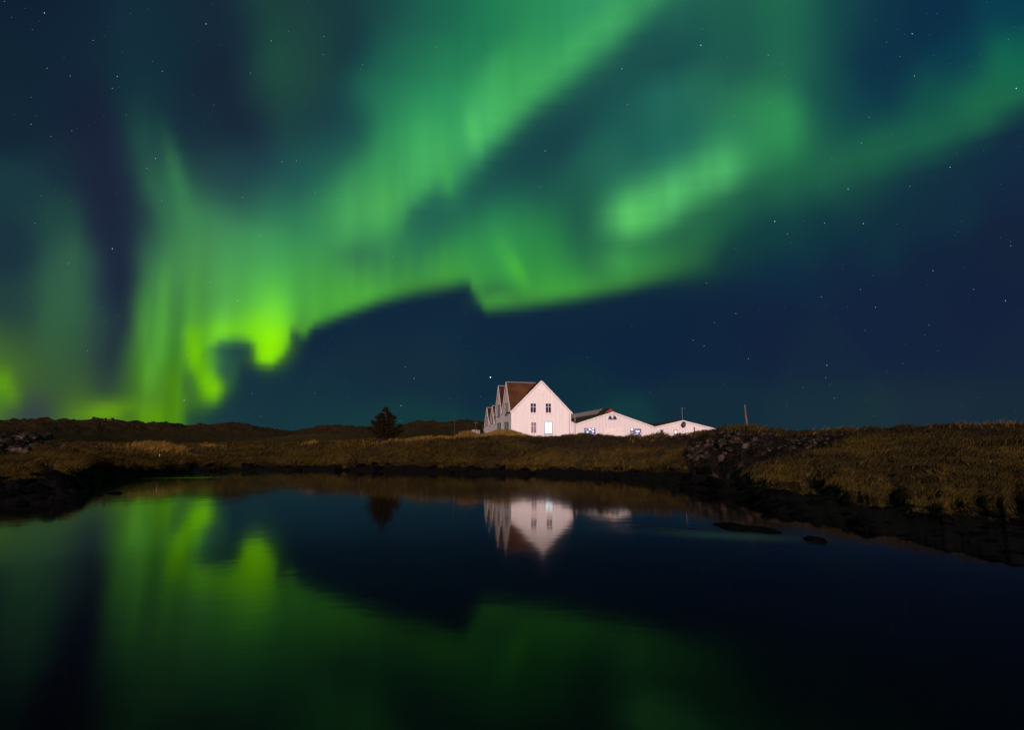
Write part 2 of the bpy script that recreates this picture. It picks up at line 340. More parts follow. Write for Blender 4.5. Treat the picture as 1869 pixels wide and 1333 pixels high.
def wall_mat(name, col, pitch=.6, groove=.6):
    """painted sheet wall with upright joints and faint run-down stains"""
    m, nt, b = mat(name); N, L = nt.nodes, nt.links
    tc = N.new('ShaderNodeTexCoord'); sp = N.new('ShaderNodeSeparateXYZ'); L.new(tc.outputs['Object'], sp.inputs[0])
    ad = N.new('ShaderNodeMath'); ad.operation = 'ADD'; L.new(sp.outputs[0], ad.inputs[0]); L.new(sp.outputs[1], ad.inputs[1])
    pp = N.new('ShaderNodeMath'); pp.operation = 'PINGPONG'; L.new(ad.outputs[0], pp.inputs[0]); pp.inputs[1].default_value = pitch/2
    mr = N.new('ShaderNodeMapRange'); L.new(pp.outputs[0], mr.inputs[0]); mr.inputs[1].default_value = 0; mr.inputs[2].default_value = .03
    mp = N.new('ShaderNodeMapping'); mp.inputs['Scale'].default_value = (2.2, 2.2, .22); L.new(tc.outputs['Object'], mp.inputs[0])
    n = N.new('ShaderNodeTexNoise'); n.inputs['Scale'].default_value = 1.6; n.inputs['Detail'].default_value = 7; L.new(mp.outputs[0], n.inputs[0])
    r = N.new('ShaderNodeValToRGB'); e = r.color_ramp.elements
    e[0].position = .25; e[0].color = (*[c*.88 for c in col], 1); e[1].position = .62; e[1].color = (*col, 1)
    L.new(n.outputs[0], r.inputs[0])
    mx = N.new('ShaderNodeMix'); mx.data_type = 'RGBA'; mx.blend_type = 'MULTIPLY'
    inv = N.new('ShaderNodeMath'); inv.operation = 'SUBTRACT'; inv.inputs[0].default_value = groove; L.new(mr.outputs[0], inv.inputs[1]); inv.use_clamp = True
    L.new(inv.outputs[0], mx.inputs[0]); L.new(r.outputs[0], mx.inputs[6]); mx.inputs[7].default_value = (.62, .60, .60, 1)
    L.new(mx.outputs[2], b.inputs['Base Color'])
    bp = N.new('ShaderNodeBump'); bp.inputs['Strength'].default_value = .5; bp.inputs['Distance'].default_value = .02
    L.new(mr.outputs[0], bp.inputs['Height']); L.new(bp.outputs[0], b.inputs['Normal'])
    b.inputs['Roughness'].default_value = .75
    return m
def roof_mat(name, c1, c2, pitch=.25, axis=0):
    """corrugated sheet with patchy rust"""
    m, nt, b = mat(name); N, L = nt.nodes, nt.links
    tc = N.new('ShaderNodeTexCoord'); sp = N.new('ShaderNodeSeparateXYZ'); L.new(tc.outputs['Object'], sp.inputs[0])
    ml = N.new('ShaderNodeMath'); ml.operation = 'MULTIPLY'; L.new(sp.outputs[axis], ml.inputs[0]); ml.inputs[1].default_value = 2*math.pi/pitch
    sn = N.new('ShaderNodeMath'); sn.operation = 'SINE'; L.new(ml.outputs[0], sn.inputs[0])
    bp = N.new('ShaderNodeBump'); bp.inputs['Strength'].default_value = .6; bp.inputs['Distance'].default_value = .03
    L.new(sn.outputs[0], bp.inputs['Height']); L.new(bp.outputs[0], b.inputs['Normal'])
    n = N.new('ShaderNodeTexNoise'); n.inputs['Scale'].default_value = .9; n.inputs['Detail'].default_value = 8; L.new(tc.outputs['Object'], n.inputs[0])
    r = N.new('ShaderNodeValToRGB'); e = r.color_ramp.elements
    e[0].position = .35; e[0].color = (*c1, 1); e[1].position = .65; e[1].color = (*c2, 1)
    L.new(n.outputs[0], r.inputs[0]); L.new(r.outputs[0], b.inputs['Base Color']); b.inputs['Roughness'].default_value = .7
    return m
def flat_mat(name, c, rough=.6, spec=.3, metal=0):
    return noise_mat(name, tuple(x*.85 for x in c), c, scale=3, rough=rough, spec=spec)
def glass_mat(name, c, rough=.08):
    m, nt, b = mat(name); N, L = nt.nodes, nt.links
    tc = N.new('ShaderNodeTexCoord'); mp = N.new('ShaderNodeMapping'); mp.inputs['Scale'].default_value = (7, 7, .8); L.new(tc.outputs['Object'], mp.inputs[0])
    n = N.new('ShaderNodeTexNoise'); n.inputs['Scale'].default_value = 1.4; L.new(mp.outputs[0], n.inputs[0])
    r = N.new('ShaderNodeValToRGB'); e = r.color_ramp.elements
    e[0].position = .4; e[0].color = (*c, 1); e[1].position = .62; e[1].color = (*[x*2.2 for x in c], 1)
    L.new(n.outputs[0], r.inputs[0]); L.new(r.outputs[0], b.inputs['Base Color'])
    b.inputs['Roughness'].default_value = rough; b.inputs['Specular IOR Level'].default_value = .5
    return m
def emit_mat(name, c, s, spots=None):
    """a lit pane; spots = (scale, threshold, strength) gives single lamps inside"""
    m = bpy.data.materials.new(name); m.use_nodes = True; nt = m.node_tree; N, L = nt.nodes, nt.links
    b = N['Principled BSDF']; b.inputs['Base Color'].default_value = (.05, .05, .07, 1); b.inputs['Roughness'].default_value = .2
    b.inputs['Emission Color'].default_value = (*c, 1)
    tc = N.new('ShaderNodeTexCoord')
    if spots:
        v = N.new('ShaderNodeTexVoronoi'); v.inputs['Scale'].default_value = spots[0]; L.new(tc.outputs['Object'], v.inputs[0])
        r = N.new('ShaderNodeMapRange'); r.inputs[1].default_value = spots[1]; r.inputs[2].default_value = spots[1]*.35
        r.inputs[3].default_value = s; r.inputs[4].default_value = spots[2]
        L.new(v.outputs['Distance'], r.inputs[0]); L.new(r.outputs[0], b.inputs['Emission Strength'])
    else:
        n = N.new('ShaderNodeTexNoise'); n.inputs['Scale'].default_value = 1.5; L.new(tc.outputs['Object'], n.inputs[0])
        r = N.new('ShaderNodeMapRange'); r.inputs[1].default_value = .3; r.inputs[2].default_value = .7
        r.inputs[3].default_value = s*.8; r.inputs[4].default_value = s*1.2
        L.new(n.outputs[0], r.inputs[0]); L.new(r.outputs[0], b.inputs['Emission Strength'])
    return m
M = {}
M['wall'] = wall_mat('white_sheet_wall', (.80, .78, .78))
M['wall_annex'] = wall_mat('white_annex_wall', (.74, .72, .73), .45, .8)
M['trim'] = flat_mat('white_trim', (.82, .78, .76), .6)
M['greytrim'] = flat_mat('grey_trim', (.30, .27, .30), .6)
M['shield'] = flat_mat('shield_paint', (.85, .80, .80), .5)
M['roof'] = roof_mat('rusty_roof', (.052, .022, .010), (.100, .040, .017), .22, 0)
M['roof_dark'] = roof_mat('dark_red_roof', (.030, .010, .008), (.055, .016, .012), .22, 0)
M['roof_annex'] = roof_mat('dark_annex_roof', (.020, .014, .010), (.050, .022, .014), 1.0, 1)
M['red'] = roof_mat('red_gable_sheet', (.20, .045, .035), (.30, .07, .05), .2, 0)
M['glass'] = glass_mat('dark_glass', (.020, .015, .045))
M['curtain'] = glass_mat('curtained_glass', (.16, .12, .17), .3)
M['greenglass'] = glass_mat('greenish_glass', (.10, .14, .12), .3)
M['lit'] = emit_mat('lit_pane', (.93, .96, 1.0), 1.35)
M['lit_spots'] = emit_mat('lamps_behind_pane', (.72, .66, 1.0), .16, (3.0, .5, 2.6))
M['metal'] = noise_mat('grey_metal', (.10, .10, .11), (.16, .16, .17), 20, .45, spec=.5)
M['darkmetal'] = noise_mat('dark_metal', (.03, .03, .03), (.05, .05, .05), 20, .5, spec=.4)
M['wood'] = noise_mat('weathered_wood', (.09, .06, .045), (.20, .14, .10), 6, .9, .3, stretch=(4, 4, .4))
M['bark'] = noise_mat('bark', (.02, .014, .010), (.05, .035, .025), 8, .95, .5)
M['carpaint'] = noise_mat('dark_car_paint', (.012, .012, .016), (.018, .018, .024), 2, .3, spec=.5)
M['rubber'] = flat_mat('rubber', (.012, .012, .012), .9)
M['rock_dark'] = noise_mat('wet_lava', (.0012, .0009, .0014), (.0052, .0036, .0044), 3, .95, .8, lo=.45, hi=.8, spec=.03)
def lichen_mat(name, k_):
    m, nt, b = mat(name); N, L = nt.nodes, nt.links
    g = N.new('ShaderNodeNewGeometry')
    n = N.new('ShaderNodeTexNoise'); n.inputs['Scale'].default_value = 3.2; n.inputs['Detail'].default_value = 9; n.inputs['Roughness'].default_value = .75
    L.new(g.outputs['Position'], n.inputs[0])
    r = N.new('ShaderNodeValToRGB'); e = r.color_ramp.elements
    e[0].position = .47; e[0].color = (.009, .007, .006, 1); e[1].position = .62; e[1].color = (.22*k_, .155*k_, .14*k_, 1)
    k = r.color_ramp.elements.new(.53); k.color = (.028, .020, .010, 1)
    L.new(n.outputs[0], r.inputs[0]); L.new(r.outputs[0], b.inputs['Base Color']); b.inputs['Roughness'].default_value = .95
    bp = N.new('ShaderNodeBump'); bp.inputs['Strength'].default_value = .8; bp.inputs['Distance'].default_value = .15
    L.new(n.outputs[0], bp.inputs['Height']); L.new(bp.outputs[0], b.inputs['Normal'])
    return m
M['lichen'] = lichen_mat('pale_lichen_rock', 1.0); M['lichen_dark'] = lichen_mat('darker_lichen_rock', .5)  # second copy: same lichen cover in a darker tone
def attr_col_mat(name, attr, rough=.9, gain=1.0, bump=0, trans=0):
    m, nt, b = mat(name); N, L = nt.nodes, nt.links
    a = N.new('ShaderNodeAttribute'); a.attribute_name = attr
    g = N.new('ShaderNodeNewGeometry')
    n = N.new('ShaderNodeTexNoise'); n.inputs['Scale'].default_value = 2.2; n.inputs['Detail'].default_value = 10; n.inputs['Roughness'].default_value = .7
    L.new(g.outputs['Position'], n.inputs[0])
    r = N.new('ShaderNodeMapRange'); r.inputs[1].default_value = .3; r.inputs[2].default_value = .7
    r.inputs[3].default_value = .45*gain; r.inputs[4].default_value = 1.5*gain; L.new(n.outputs[0], r.inputs[0])
    v = N.new('ShaderNodeVectorMath'); v.operation = 'SCALE'; L.new(a.outputs['Color'], v.inputs[0]); L.new(r.outputs[0], v.inputs['Scale'])
    L.new(v.outputs[0], b.inputs['Base Color']); b.inputs['Roughness'].default_value = rough; b.inputs['Specular IOR Level'].default_value = .08
    if bump:
        bp = N.new('ShaderNodeBump'); bp.inputs['Strength'].default_value = bump; bp.inputs['Distance'].default_value = .25
        L.new(n.outputs[0], bp.inputs['Height']); L.new(bp.outputs[0], b.inputs['Normal'])
    return m
M['ground'] = attr_col_mat('moor_ground', 'earth', bump=.8)
M['grass'] = attr_col_mat('grass_blades', 'tint', rough=.7)

# ================================================================ terrain
# per column of the photograph: (px, shore Y, (Y, py) grass edge, (Y, py) mid slope, (Y, py) crest, (Y, z) hollow, (Y, py) skyline)
COLS = [
 (-160, 18.5, (22, 874), (28, 845), (40, 790), (60, 2.9), (95, 771)),
 (0, 19.3, (23, 872), (30, 845), (42, 788), (60, 2.9), (95, 771)),
 (60, 19.8, (24, 868), (31, 838), (43, 793), (60, 2.9), (95, 769)),
 (120, 20.3, (25.5, 864), (34, 835), (50, 811), (65, 2.5), (98, 769)),
 (150, 21.5, (28, 862), (36, 838), (53, 813), (68, 2.4), (100, 770)),
 (172, 28, (33, 862), (40, 840), (55, 814), (70, 2.4), (102, 769)),
 (200, 36, (38.5, 861), (44, 842), (58, 815), (75, 2.5), (105, 771)),
 (260, 42, (44, 856), (50, 838), (62, 813), (80, 2.5), (110, 773)),
 (350, 50, (52, 852), (56, 839), (66, 815), (85, 2.6), (115, 777)),
 (415, 53, (55, 850), (60, 838), (70, 813), (88, 2.8), (112, 781)),
 (500, 55, (56.5, 850), (61, 838), (70, 813), (90, 2.8), (118, 789)),
 (560, 55, (57, 849), (61, 836), (68, 811), (90, 2.8), (135, 790)),
 (620, 54.5, (57, 848), (60, 830), (66, 808), (85, 2.9), (135, 785)),
 (700, 52, (55, 848), (58, 828), (65, 803), (80, 3.0), (125, 784)),
 (770, 50, (53, 849), (56, 827), (64, 800), (78, 2.8), (115, 777)),
 (870, 47, (50, 851), (54, 829), (62, 799), (72, 2.8), (115, 780)),
 (990, 43.5, (47, 854), (51, 832), (60, 799), (71, 2.7), (115, 788)),
 (1040, 42, (44.5, 856), (47, 832), (51, 798), (69, 2.7), (115, 789)),
 (1100, 40, (42.5, 857), (44.5, 832), (47, 797), (69, 2.7), (115, 790)),
 (1180, 36, (39, 860), (42.5, 835), (47, 797), (72, 2.7), (115, 790)),
 (1225, 31.5, (35, 864), (40.5, 834), (48.5, 796), (70, 2.8), (115, 790)),
 (1290, 27, (31, 862), (38, 826), (46, 789), (66, 2.8), (115, 790)),
 (1340, 23, (27, 872), (33, 838), (42, 783), (62, 2.8), (115, 790)),
 (1400, 18, (22, 889), (29, 848), (40, 784), (60, 2.7), (115, 790)),
 (1440, 16.3, (20, 895), (27, 845), (38, 790), (58, 2.6), (115, 790)),
 (1480, 15.2, (20.5, 880), (27, 840), (37, 789), (58, 2.6), (115, 790)),
 (1520, 14.4, (18.8, 902), (25, 840), (36, 783), (56, 2.6), (115, 790)),
 (1570, 13.4, (17.5, 914), (24, 842), (34, 782), (54, 2.6), (115, 790)),
 (1630, 12.2, (16.4, 924), (22, 845), (32, 782), (52, 2.6), (115, 790)),
 (1710, 11, (15, 930), (20, 850), (30, 778), (50, 2.6), (115, 790)),
 (1800, 9.9, (14, 933), (19, 850), (29, 773), (48, 2.6), (115, 790)),
 (1869, 9.2, (13.4, 936), (18, 850), (28, 770), (46, 2.6), (115, 790)),
 (1990, 8.4, (12.6, 940), (17, 852), (27, 766), (45, 2.6), (115, 790)),
]
NSUB = [10, 26, 34, 40, 22, 46, 8, 5]
def build_terrain():
    th, R, Z = [], [], []
    for px, y0, a, b, c, d, e in COLS:
        u = ray(px, 823).x; t = math.atan(u); k = 1/math.cos(t)
        zz = lambda Y, py: EYE + ray(px, py).z*Y
        th.append(t)
        R.append([y0*.72*k, y0*k, a[0]*k, b[0]*k, c[0]*k, d[0]*k, e[0]*k, 420, 3000])
        Z.append([-.9, 0, zz(*a[::1]) if False else zz(a[0], a[1]), zz(b[0], b[1]), zz(c[0], c[1]) - (.12 if px < 700 else .22), d[1], zz(e[0], e[1]), 4.0, 0.0])
    # round behind the camera the pond closes on a low shore
    L0, R0 = (R[0], Z[0]), (R[-1], Z[-1]); t0, t1 = th[0], th[-1]
    back = ([.9, 1.25, 1.9, 3, 6, 20, 90, 420, 3000], [-.35, 0, .25, .4, .6, .8, 1.5, 2, 0])
    def mixp(p, q, f): return ([x**(1-f)*y**f for x, y in zip(p[0], q[0])], [x*(1-f)+y*f for x, y in zip(p[1], q[1])])
    pre = [(-math.pi, *back)] + [(t0-dt, *mixp(L0, back, f)) for dt, f in ((1.5, .75), (.9, .35), (.4, .1))]
    post = [(t1+dt, *mixp(R0, back, f)) for dt, f in ((.25, .1), (.6, .4), (1.1, .75))] + [(math.pi, *back)]
    T = [p[0] for p in pre] + th + [p[0] for p in post]
    R = np.array([p[1] for p in pre] + R + [p[1] for p in post]); Z = np.array([p[2] for p in pre] + Z + [p[2] for p in post])
    T = np.array(T)
    fine = np.linspace(-math.radians(46), math.radians(46), 1050)
    tt = np.r_[np.linspace(-math.pi, fine[0], 90)[:-1], fine, np.linspace(fine[-1], math.pi, 90)[1:]]
    ss = np.concatenate([np.linspace(k, k+1, n, endpoint=False) for k, n in enumerate(NSUB)] + [[len(NSUB)]])
    RR = np.stack([np.interp(tt, T, R[:, k]) for k in range(R.shape[1])], 1)
    ZZ = np.stack([np.interp(tt, T, Z[:, k]) for k in range(R.shape[1])], 1)
    # ragged grass edge and shore
    wob = fbm(tt*40, tt*0, 1.0, 5, 4)
    RR[:, 1] *= 1 + .035*wob; RR[:, 2] *= 1 + (.05 + .05*(tt > .38))*fbm(tt*(38), tt*0+3, 1.0, 8, 4)
    j = np.clip(np.floor(ss).astype(int), 0, len(NSUB)-1); f = ss-j
    r = RR[:, j]*(1-f) + RR[:, j+1]*f; z = ZZ[:, j]*(1-f) + ZZ[:, j+1]*f
    for _ in range(14): z[:, 3:-1] = z[:, 3:-1]*.5 + .25*(z[:, 2:-2] + z[:, 4:])
    x = r*np.sin(tt)[:, None]; y = r*np.cos(tt)[:, None]; S = np.broadcast_to(ss, x.shape)
    # bumps: grass mound by the house, pale hump and ridges of the lava field
    def bump(px, py, Y, rx, ry, h):
        c = at(px, py, Y); return h*np.exp(-((x-c.x)/rx)**2 - ((y-c.y)/ry)**2)
    z = z + bump(925, 790, 67.5, 3.3, 2.6, .95) + bump(905, 790, 67.5, 1.8, 2, .25)
    z = z + bump(560, 790, 92, 7, 8, 1.5) + bump(395, 780, 100, 7, 10, 1.0) + bump(450, 780, 104, 5, 8, .5)
    z = z + bump(600, 780, 128, 6, 9, 1.0) + bump(770, 777, 112, 4, 8, .8) + bump(858, 777, 110, 4, 8, 1.0)
    z = z + bump(1365, 782, 41, 2.2, 2, .15) + bump(1305, 787, 45, 1.8, 2, .2) + bump(185, 770, 100, 3, 5, .5)
    # noise
    sm = lambda a, b_, v: np.clip((v-a)/(b_-a), 0, 1)**2*(3-2*np.clip((v-a)/(b_-a), 0, 1))
    land = sm(1.0, 1.25, S); grassy = sm(1.85, 2.1, S)*(1-sm(4.9, 5.6, S)); rocky = sm(.9, 1.15, S)*(1-sm(1.8, 2.15, S))
    far = sm(5.0, 5.7, S)*(1-sm(7, 7.6, S))
    flat = sm(4.15, 4.5, S)*(1-sm(5.1, 5.3, S))
    near = np.clip(r/45, .25, 1)
    z = z + rocky*near*((.34 - .16*sm(38, 45, r))*fbm(x, y, 1.3, 21, 5, True) + .10*fbm(x, y, .35, 22, 3))
    # hollows where the turf has slipped
    q1 = np.exp(-((tt-math.atan(ray(1478, 823).x))/.020)**2)[:, None]*np.exp(-((S-2.05)/.45)**2)
    q2 = np.exp(-((tt-math.atan(ray(85, 823).x))/.014)**2)[:, None]*np.exp(-((S-2.3)/.30)**2)
    q3 = np.exp(-((tt-math.atan(ray(1322, 823).x))/.021)**4)[:, None]*sm(1.6, 1.9, S)*(1-sm(2.3, 2.75, S))
    z = z - .5*q1 - .45*q2 - .55*q3
    z = z + grassy*(1-.8*flat)*near*((.20 + .16*sm(-38, -25, -r))*fbm(x, y, 3.0, 31, 4, True) + (.22 + .14*sm(-40, -26, -r))*(fbm(x, y, 1.1, 32, 3, True)) )
    z = z + far*(.75*fbm(x, y, 6, 41, 5, True) + .5*fbm(x, y, 2.4, 42, 4, True))
    z[:, 0] = -.9
    # rock mask: bare lava low down, in the slips and in the two outcrops
    m = np.clip(1.2-sm(1.80, 2.12, S + .16*fbm(x, y, .8, 51, 3)), 0, 1)
    m = np.maximum(m, np.clip(q1*1.6-.3, 0, 1)); m = np.maximum(m, np.clip(q2*1.6-.3, 0, 1)); m = np.maximum(m, np.clip(q3*1.5-.3+.3*fbm(x, y, .7, 52, 3), 0, 1))
    lich = np.zeros_like(x)
    for px, py, Y, rx, ry in ((25, 815, 37, 2.3, 4.5), (115, 803, 52, 2.2, 4), (1315, 815, 38, 2.2, 3.6), (1490, 812, 31, 1.9, 1.9), (1240, 812, 46, 1.4, 3)):
        c = at(px, py, Y); lich = np.maximum(lich, np.exp(-((x-c.x)/rx)**2 - ((y-c.y)/ry)**2))
    lich = np.clip(lich*1.7 - .55 + .5*fbm(x, y, 1.2, 61, 4), 0, 1)
    z = z + lich*(.30*fbm(x, y, .9, 62, 4, True))
    # the dark stony crag and the heather strips, outlined where they lie on the banks
    w_ = y*ct + (z-EYE)*st; w_ = np.where(w_ > .1, w_, .1)
    PX = CX + F*x/w_; PY = CY - F*(-y*st + (z-EYE)*ct)/w_; front = (y > 5) & (S > 1.3) & (S < 4.6)
    def zone(tab, soft=4):
        a = np.array(tab, float); top = np.interp(PX, a[:, 0], a[:, 1]); bot = np.interp(PX, a[:, 0], a[:, 2])
        e = 3*fbm(x, y, .9, 55, 4)
        return np.clip((PY-top+e)/soft+.5, 0, 1)*np.clip((bot-PY+e)/soft+.5, 0, 1)*front
    crag = zone([(1238, 835, 835), (1256, 806, 868), (1290, 796, 876), (1326, 792, 886), (1352, 796, 868), (1400, 797, 847), (1450, 799, 833), (1505, 797, 821), (1545, 796, 806), (1570, 798, 798)])
    left_ = zone([(-200, 786, 826), (0, 787, 832), (40, 789, 834), (62, 793, 820), (85, 796, 812), (150, 797, 810), (168, 802, 802)])
    crag = np.maximum(crag, left_)
    heather = np.maximum(zone([(930, 806, 806), (980, 801, 818), (1060, 799, 822), (1180, 799, 820), (1245, 797, 812), (1260, 800, 800)], 8),
                         zone([(1480, 786, 796), (1600, 785, 800), (1700, 781, 800), (1869, 773, 800), (2000, 770, 795)], 9)*.8)
    z = z + crag*(.30*fbm(x, y, 1.0, 65, 5, True) - .05)
    n1 = (fbm(x, y, 5, 71, 4)+1)/2; n2 = (fbm(x, y, 1.3, 72, 4)+1)/2
    olive = np.array([.021, .018, .002]); brown = np.array([.019, .012, .003]); lava = np.array([.0030, .0022, .0028])
    moor = np.array([.034, .020, .0065]); lcol = np.array([.085, .060, .052]); straw = np.array([.060, .038, .010])
    C = olive*(1-n1[..., None]) + brown*n1[..., None]
    C = C*(1-far[..., None]) + moor*(.45 + 1.1*n2[..., None])*far[..., None]
    c = at(560, 790, 92); hump = np.exp(-((x-c.x)/9)**2 - ((y-c.y)/9)**2)[..., None]; C = C*(1-hump) + (straw*.9)*hump
    C = C*(1-m[..., None]) + lava*m[..., None]
    C = C*(1-lich[..., None]) + (lava*2 + (lcol-lava*2)*np.clip(n2*3-1.2, 0, 1)[..., None])*lich[..., None]
    spk = np.clip((fbm(x, y, .55, 75, 3) - .12)*6, 0, 1)*np.clip((fbm(x, y, 2.2, 76, 3)+.15)*4, 0, 1)
    C = C*(1-crag[..., None]) + (np.array([.0065, .0042, .0042]) + np.array([.060, .042, .034])*(1+1.3*left_[..., None])*spk[..., None])*crag[..., None]
    hh_ = (heather*.8)[..., None]; C = C*(1-hh_) + np.array([.011, .0065, .004])*hh_
    V = np.stack([x, y, z], -1); ni, nj = x.shape
    idx = np.arange(ni*nj).reshape(ni, nj)
    q = np.stack([idx[:-1, :-1], idx[:-1, 1:], idx[1:, 1:], idx[1:, :-1]], -1).reshape(-1, 4)[:, ::-1]
    # floor of the pond, closed towards the middle
    V2 = np.r_[V.reshape(-1, 3), [[0, 0, -1.0]]]; cen = ni*nj
    fan = np.stack([idx[:-1, 0], idx[1:, 0], np.full(ni-1, cen), np.full(ni-1, cen)], -1)
    o = np_mesh('ground', V2, q, M['ground'], True, None, {'earth': np.r_[C.reshape(-1, 3), [[.004, .004, .004]]]})
    tag(o, kind='structure')
    bed = np_mesh('pond_bed', np.r_[V[:, 0], [[0, 0, -1.0]]], np.stack([np.arange(ni-1), np.full(ni-1, ni), np.arange(1, ni)], -1), M['rock_dark'], False)
    tag(bed, kind='structure')
    return dict(V=V, crag=crag, heather=heather, m=m, lich=lich, tt=tt, ss=ss, S=S)
TR = build_terrain()
def ground_at(X, Y):
    t = math.atan2(X, Y); r = math.hypot(X, Y)
    i = int(np.clip(np.searchsorted(TR['tt'], t), 1, len(TR['tt'])-1)); P = TR['V'][i]
    return float(np.interp(r, np.hypot(P[:, 0], P[:, 1]), P[:, 2]))

# ================================================================ water
def water_mat():
    m, nt, b = mat('pond_water'); N, L = nt.nodes, nt.links
    g = N.new("ShaderNodeNewGeometry")
    def nz(scale, stretch, det=3):
        mp = N.new('ShaderNodeMapping'); mp.inputs['Scale'].default_value = stretch; L.new(g.outputs['Position'], mp.inputs[0])
        n = N.new('ShaderNodeTexNoise'); n.inputs['Scale'].default_value = scale; n.inputs['Detail'].default_value = det; L.new(mp.outputs[0], n.inputs[0]); return n.outputs[0]
    def mul(a, b_, op='MULTIPLY'):
        n = N.new('ShaderNodeMath'); n.operation = op
        for k, v in enumerate((a, b_)):
            if hasattr(v, 'links'): L.new(v, n.inputs[k])
            else: n.inputs[k].default_value = v
        return n.outputs[0]
    def patch(cx, cy, rx, ry, rot=0):
        mp = N.new('ShaderNodeMapping'); mp.vector_type = 'TEXTURE'; mp.inputs['Location'].default_value = (cx, cy, 0)
        mp.inputs['Scale'].default_value = (rx, ry, 1); mp.inputs['Rotation'].default_value = (0, 0, rot); L.new(g.outputs['Position'], mp.inputs[0])
        gr = N.new('ShaderNodeTexGradient'); gr.gradient_type = 'SPHERICAL'; L.new(mp.outputs[0], gr.inputs[0])
        r = N.new('ShaderNodeMapRange'); r.interpolation_type = 'SMOOTHSTEP'; r.inputs[2].default_value = 1.0; L.new(gr.outputs['Fac'], r.inputs[0]); return r.outputs[0]
    ruff = mul(patch(4.9, 12.7, 3.2, 1.5, -.36), mul(patch(-22, 40, 7, 1.6, .4), .35), 'MAXIMUM')
    h = mul(mul(nz(.55, (1, .6, 1)), .0055), mul(nz(2.6, (.5, 1, 1)), .0011), 'ADD')
    h = mul(h, mul(mul(nz(5, (.35, 1, 1), 4), .008), ruff), 'ADD')
    h = mul(h, mul(mul(patch(3.75, 14.15, 1.1, .13, -.46), nz(4, (1, 1, 1), 2)), .024), 'ADD')     # one small wave
    bp = N.new('ShaderNodeBump'); bp.inputs['Strength'].default_value = 1; bp.inputs['Distance'].default_value = 1.0
    L.new(h, bp.inputs['Height']); L.new(bp.outputs[0], b.inputs['Normal'])
    rough = mul(mul(ruff, .20), .062, 'ADD')
    gl = N.new('ShaderNodeBsdfGlossy'); gl.inputs['Color'].default_value = (1, 1, 1, 1); L.new(rough, gl.inputs['Roughness']); L.new(bp.outputs[0], gl.inputs['Normal'])
    df = N.new('ShaderNodeBsdfDiffuse'); df.inputs['Color'].default_value = (.0015, .0014, .0020, 1)
    lw = N.new('ShaderNodeLayerWeight'); lw.inputs['Blend'].default_value = .5; L.new(bp.outputs[0], lw.inputs['Normal'])
    r = N.new('ShaderNodeFloatCurve'); cv = r.mapping.curves[0]           # hand-set mirror strength of the water at each slope
    pts = [(0, .02), (.5, .026), (.593, .031), (.691, .056), (.758, .11), (.826, .21), (.878, .46), (.948, .74), (1, .97)]
    cv.points[0].location = pts[0]; cv.points[1].location = pts[-1]
    for p_ in pts[1:-1]: cv.points.new(*p_)
    r.mapping.update(); L.new(lw.outputs['Facing'], r.inputs['Value'])
    mx = N.new('ShaderNodeMixShader'); L.new(r.outputs[0], mx.inputs[0]); L.new(df.outputs[0], mx.inputs[1]); L.new(gl.outputs[0], mx.inputs[2])
    L.new(mx.outputs[0], N['Material Output'].inputs['Surface']); N.remove(b)
    return m
w = MB(); w.face((-260, -60, 0), (260, -60, 0), (260, 200, 0), (-260, 200, 0))
water = w.build('water', water_mat()); tag(water, kind='structure')
# ================================================================ buildings
BASE = 2.75
ANG = math.radians(14.2)
UX = Vector((math.cos(ANG), math.sin(ANG), 0)); UY = Vector((-math.sin(ANG), math.cos(ANG), 0))
P0 = at(933, 823, 74); P0.z = BASE
def hit(px, py, off=0.0, side=False):
    """local (along, up) where the line of sight meets the front line (off metres back) or the left wall"""
    o = P0 + (UX*off if side else UY*off); n = UX if side else UY
    d = ray(px, py); e = Vector((0, 0, EYE)); t = (o-e).dot(n)/d.dot(n); p = e + d*t - P0
    return (p.dot(UY) if side else p.dot(UX)), p.z
def window(parent, name, kind, x0, x1, z0, z1, mullv=1, mullh=1, ox=0, oy=0, side=False, fr=.07, frame_mat='trim', proud=.05, cross=None, label=None):
    """frame with glazing bars as the part, glass as its sub-part; on the plane y=oy (front) or x=ox (side)"""
    f = MB(); g = MB()
    def bx(mb, a0, a1, c0, c1, d0, d1):    # along, up, outwards
        if side: mb.box(ox-d1, ox-d0, a0, a1, c0, c1)
        else: mb.box(a0, a1, oy-d1, oy-d0, c0, c1)
    bx(f, x0, x0+fr, z0, z1, 0, proud); bx(f, x1-fr, x1, z0, z1, 0, proud)
    bx(f, x0+fr, x1-fr, z1-fr, z1, 0, proud); bx(f, x0+fr, x1-fr, z0, z0+fr, 0, proud)
    bx(f, x0-.05, x1+.05, z0-.06, z0, 0, proud+.05)
    m = fr*.5
    for k in range(mullv):
        c = x0 + (x1-x0)*(k+1)/(mullv+1); bx(f, c-m/2, c+m/2, z0+fr, z1-fr, .012, proud-.006)
    for k in range(mullh):
        c = z0 + (z1-z0)*((cross or [(k+1)/(mullh+1)])[k] if cross else (k+1)/(mullh+1)); bx(f, x0+fr, x1-fr, c-m/2, c+m/2, .010, proud-.009)
    bx(g, x0+fr, x1-fr, z0+fr, z1-fr, .002, .010)
    fo = f.build('window', M[frame_mat], parent)
    if label: fo['label'] = label
    g.build('pane', M[kind], fo)
    return fo
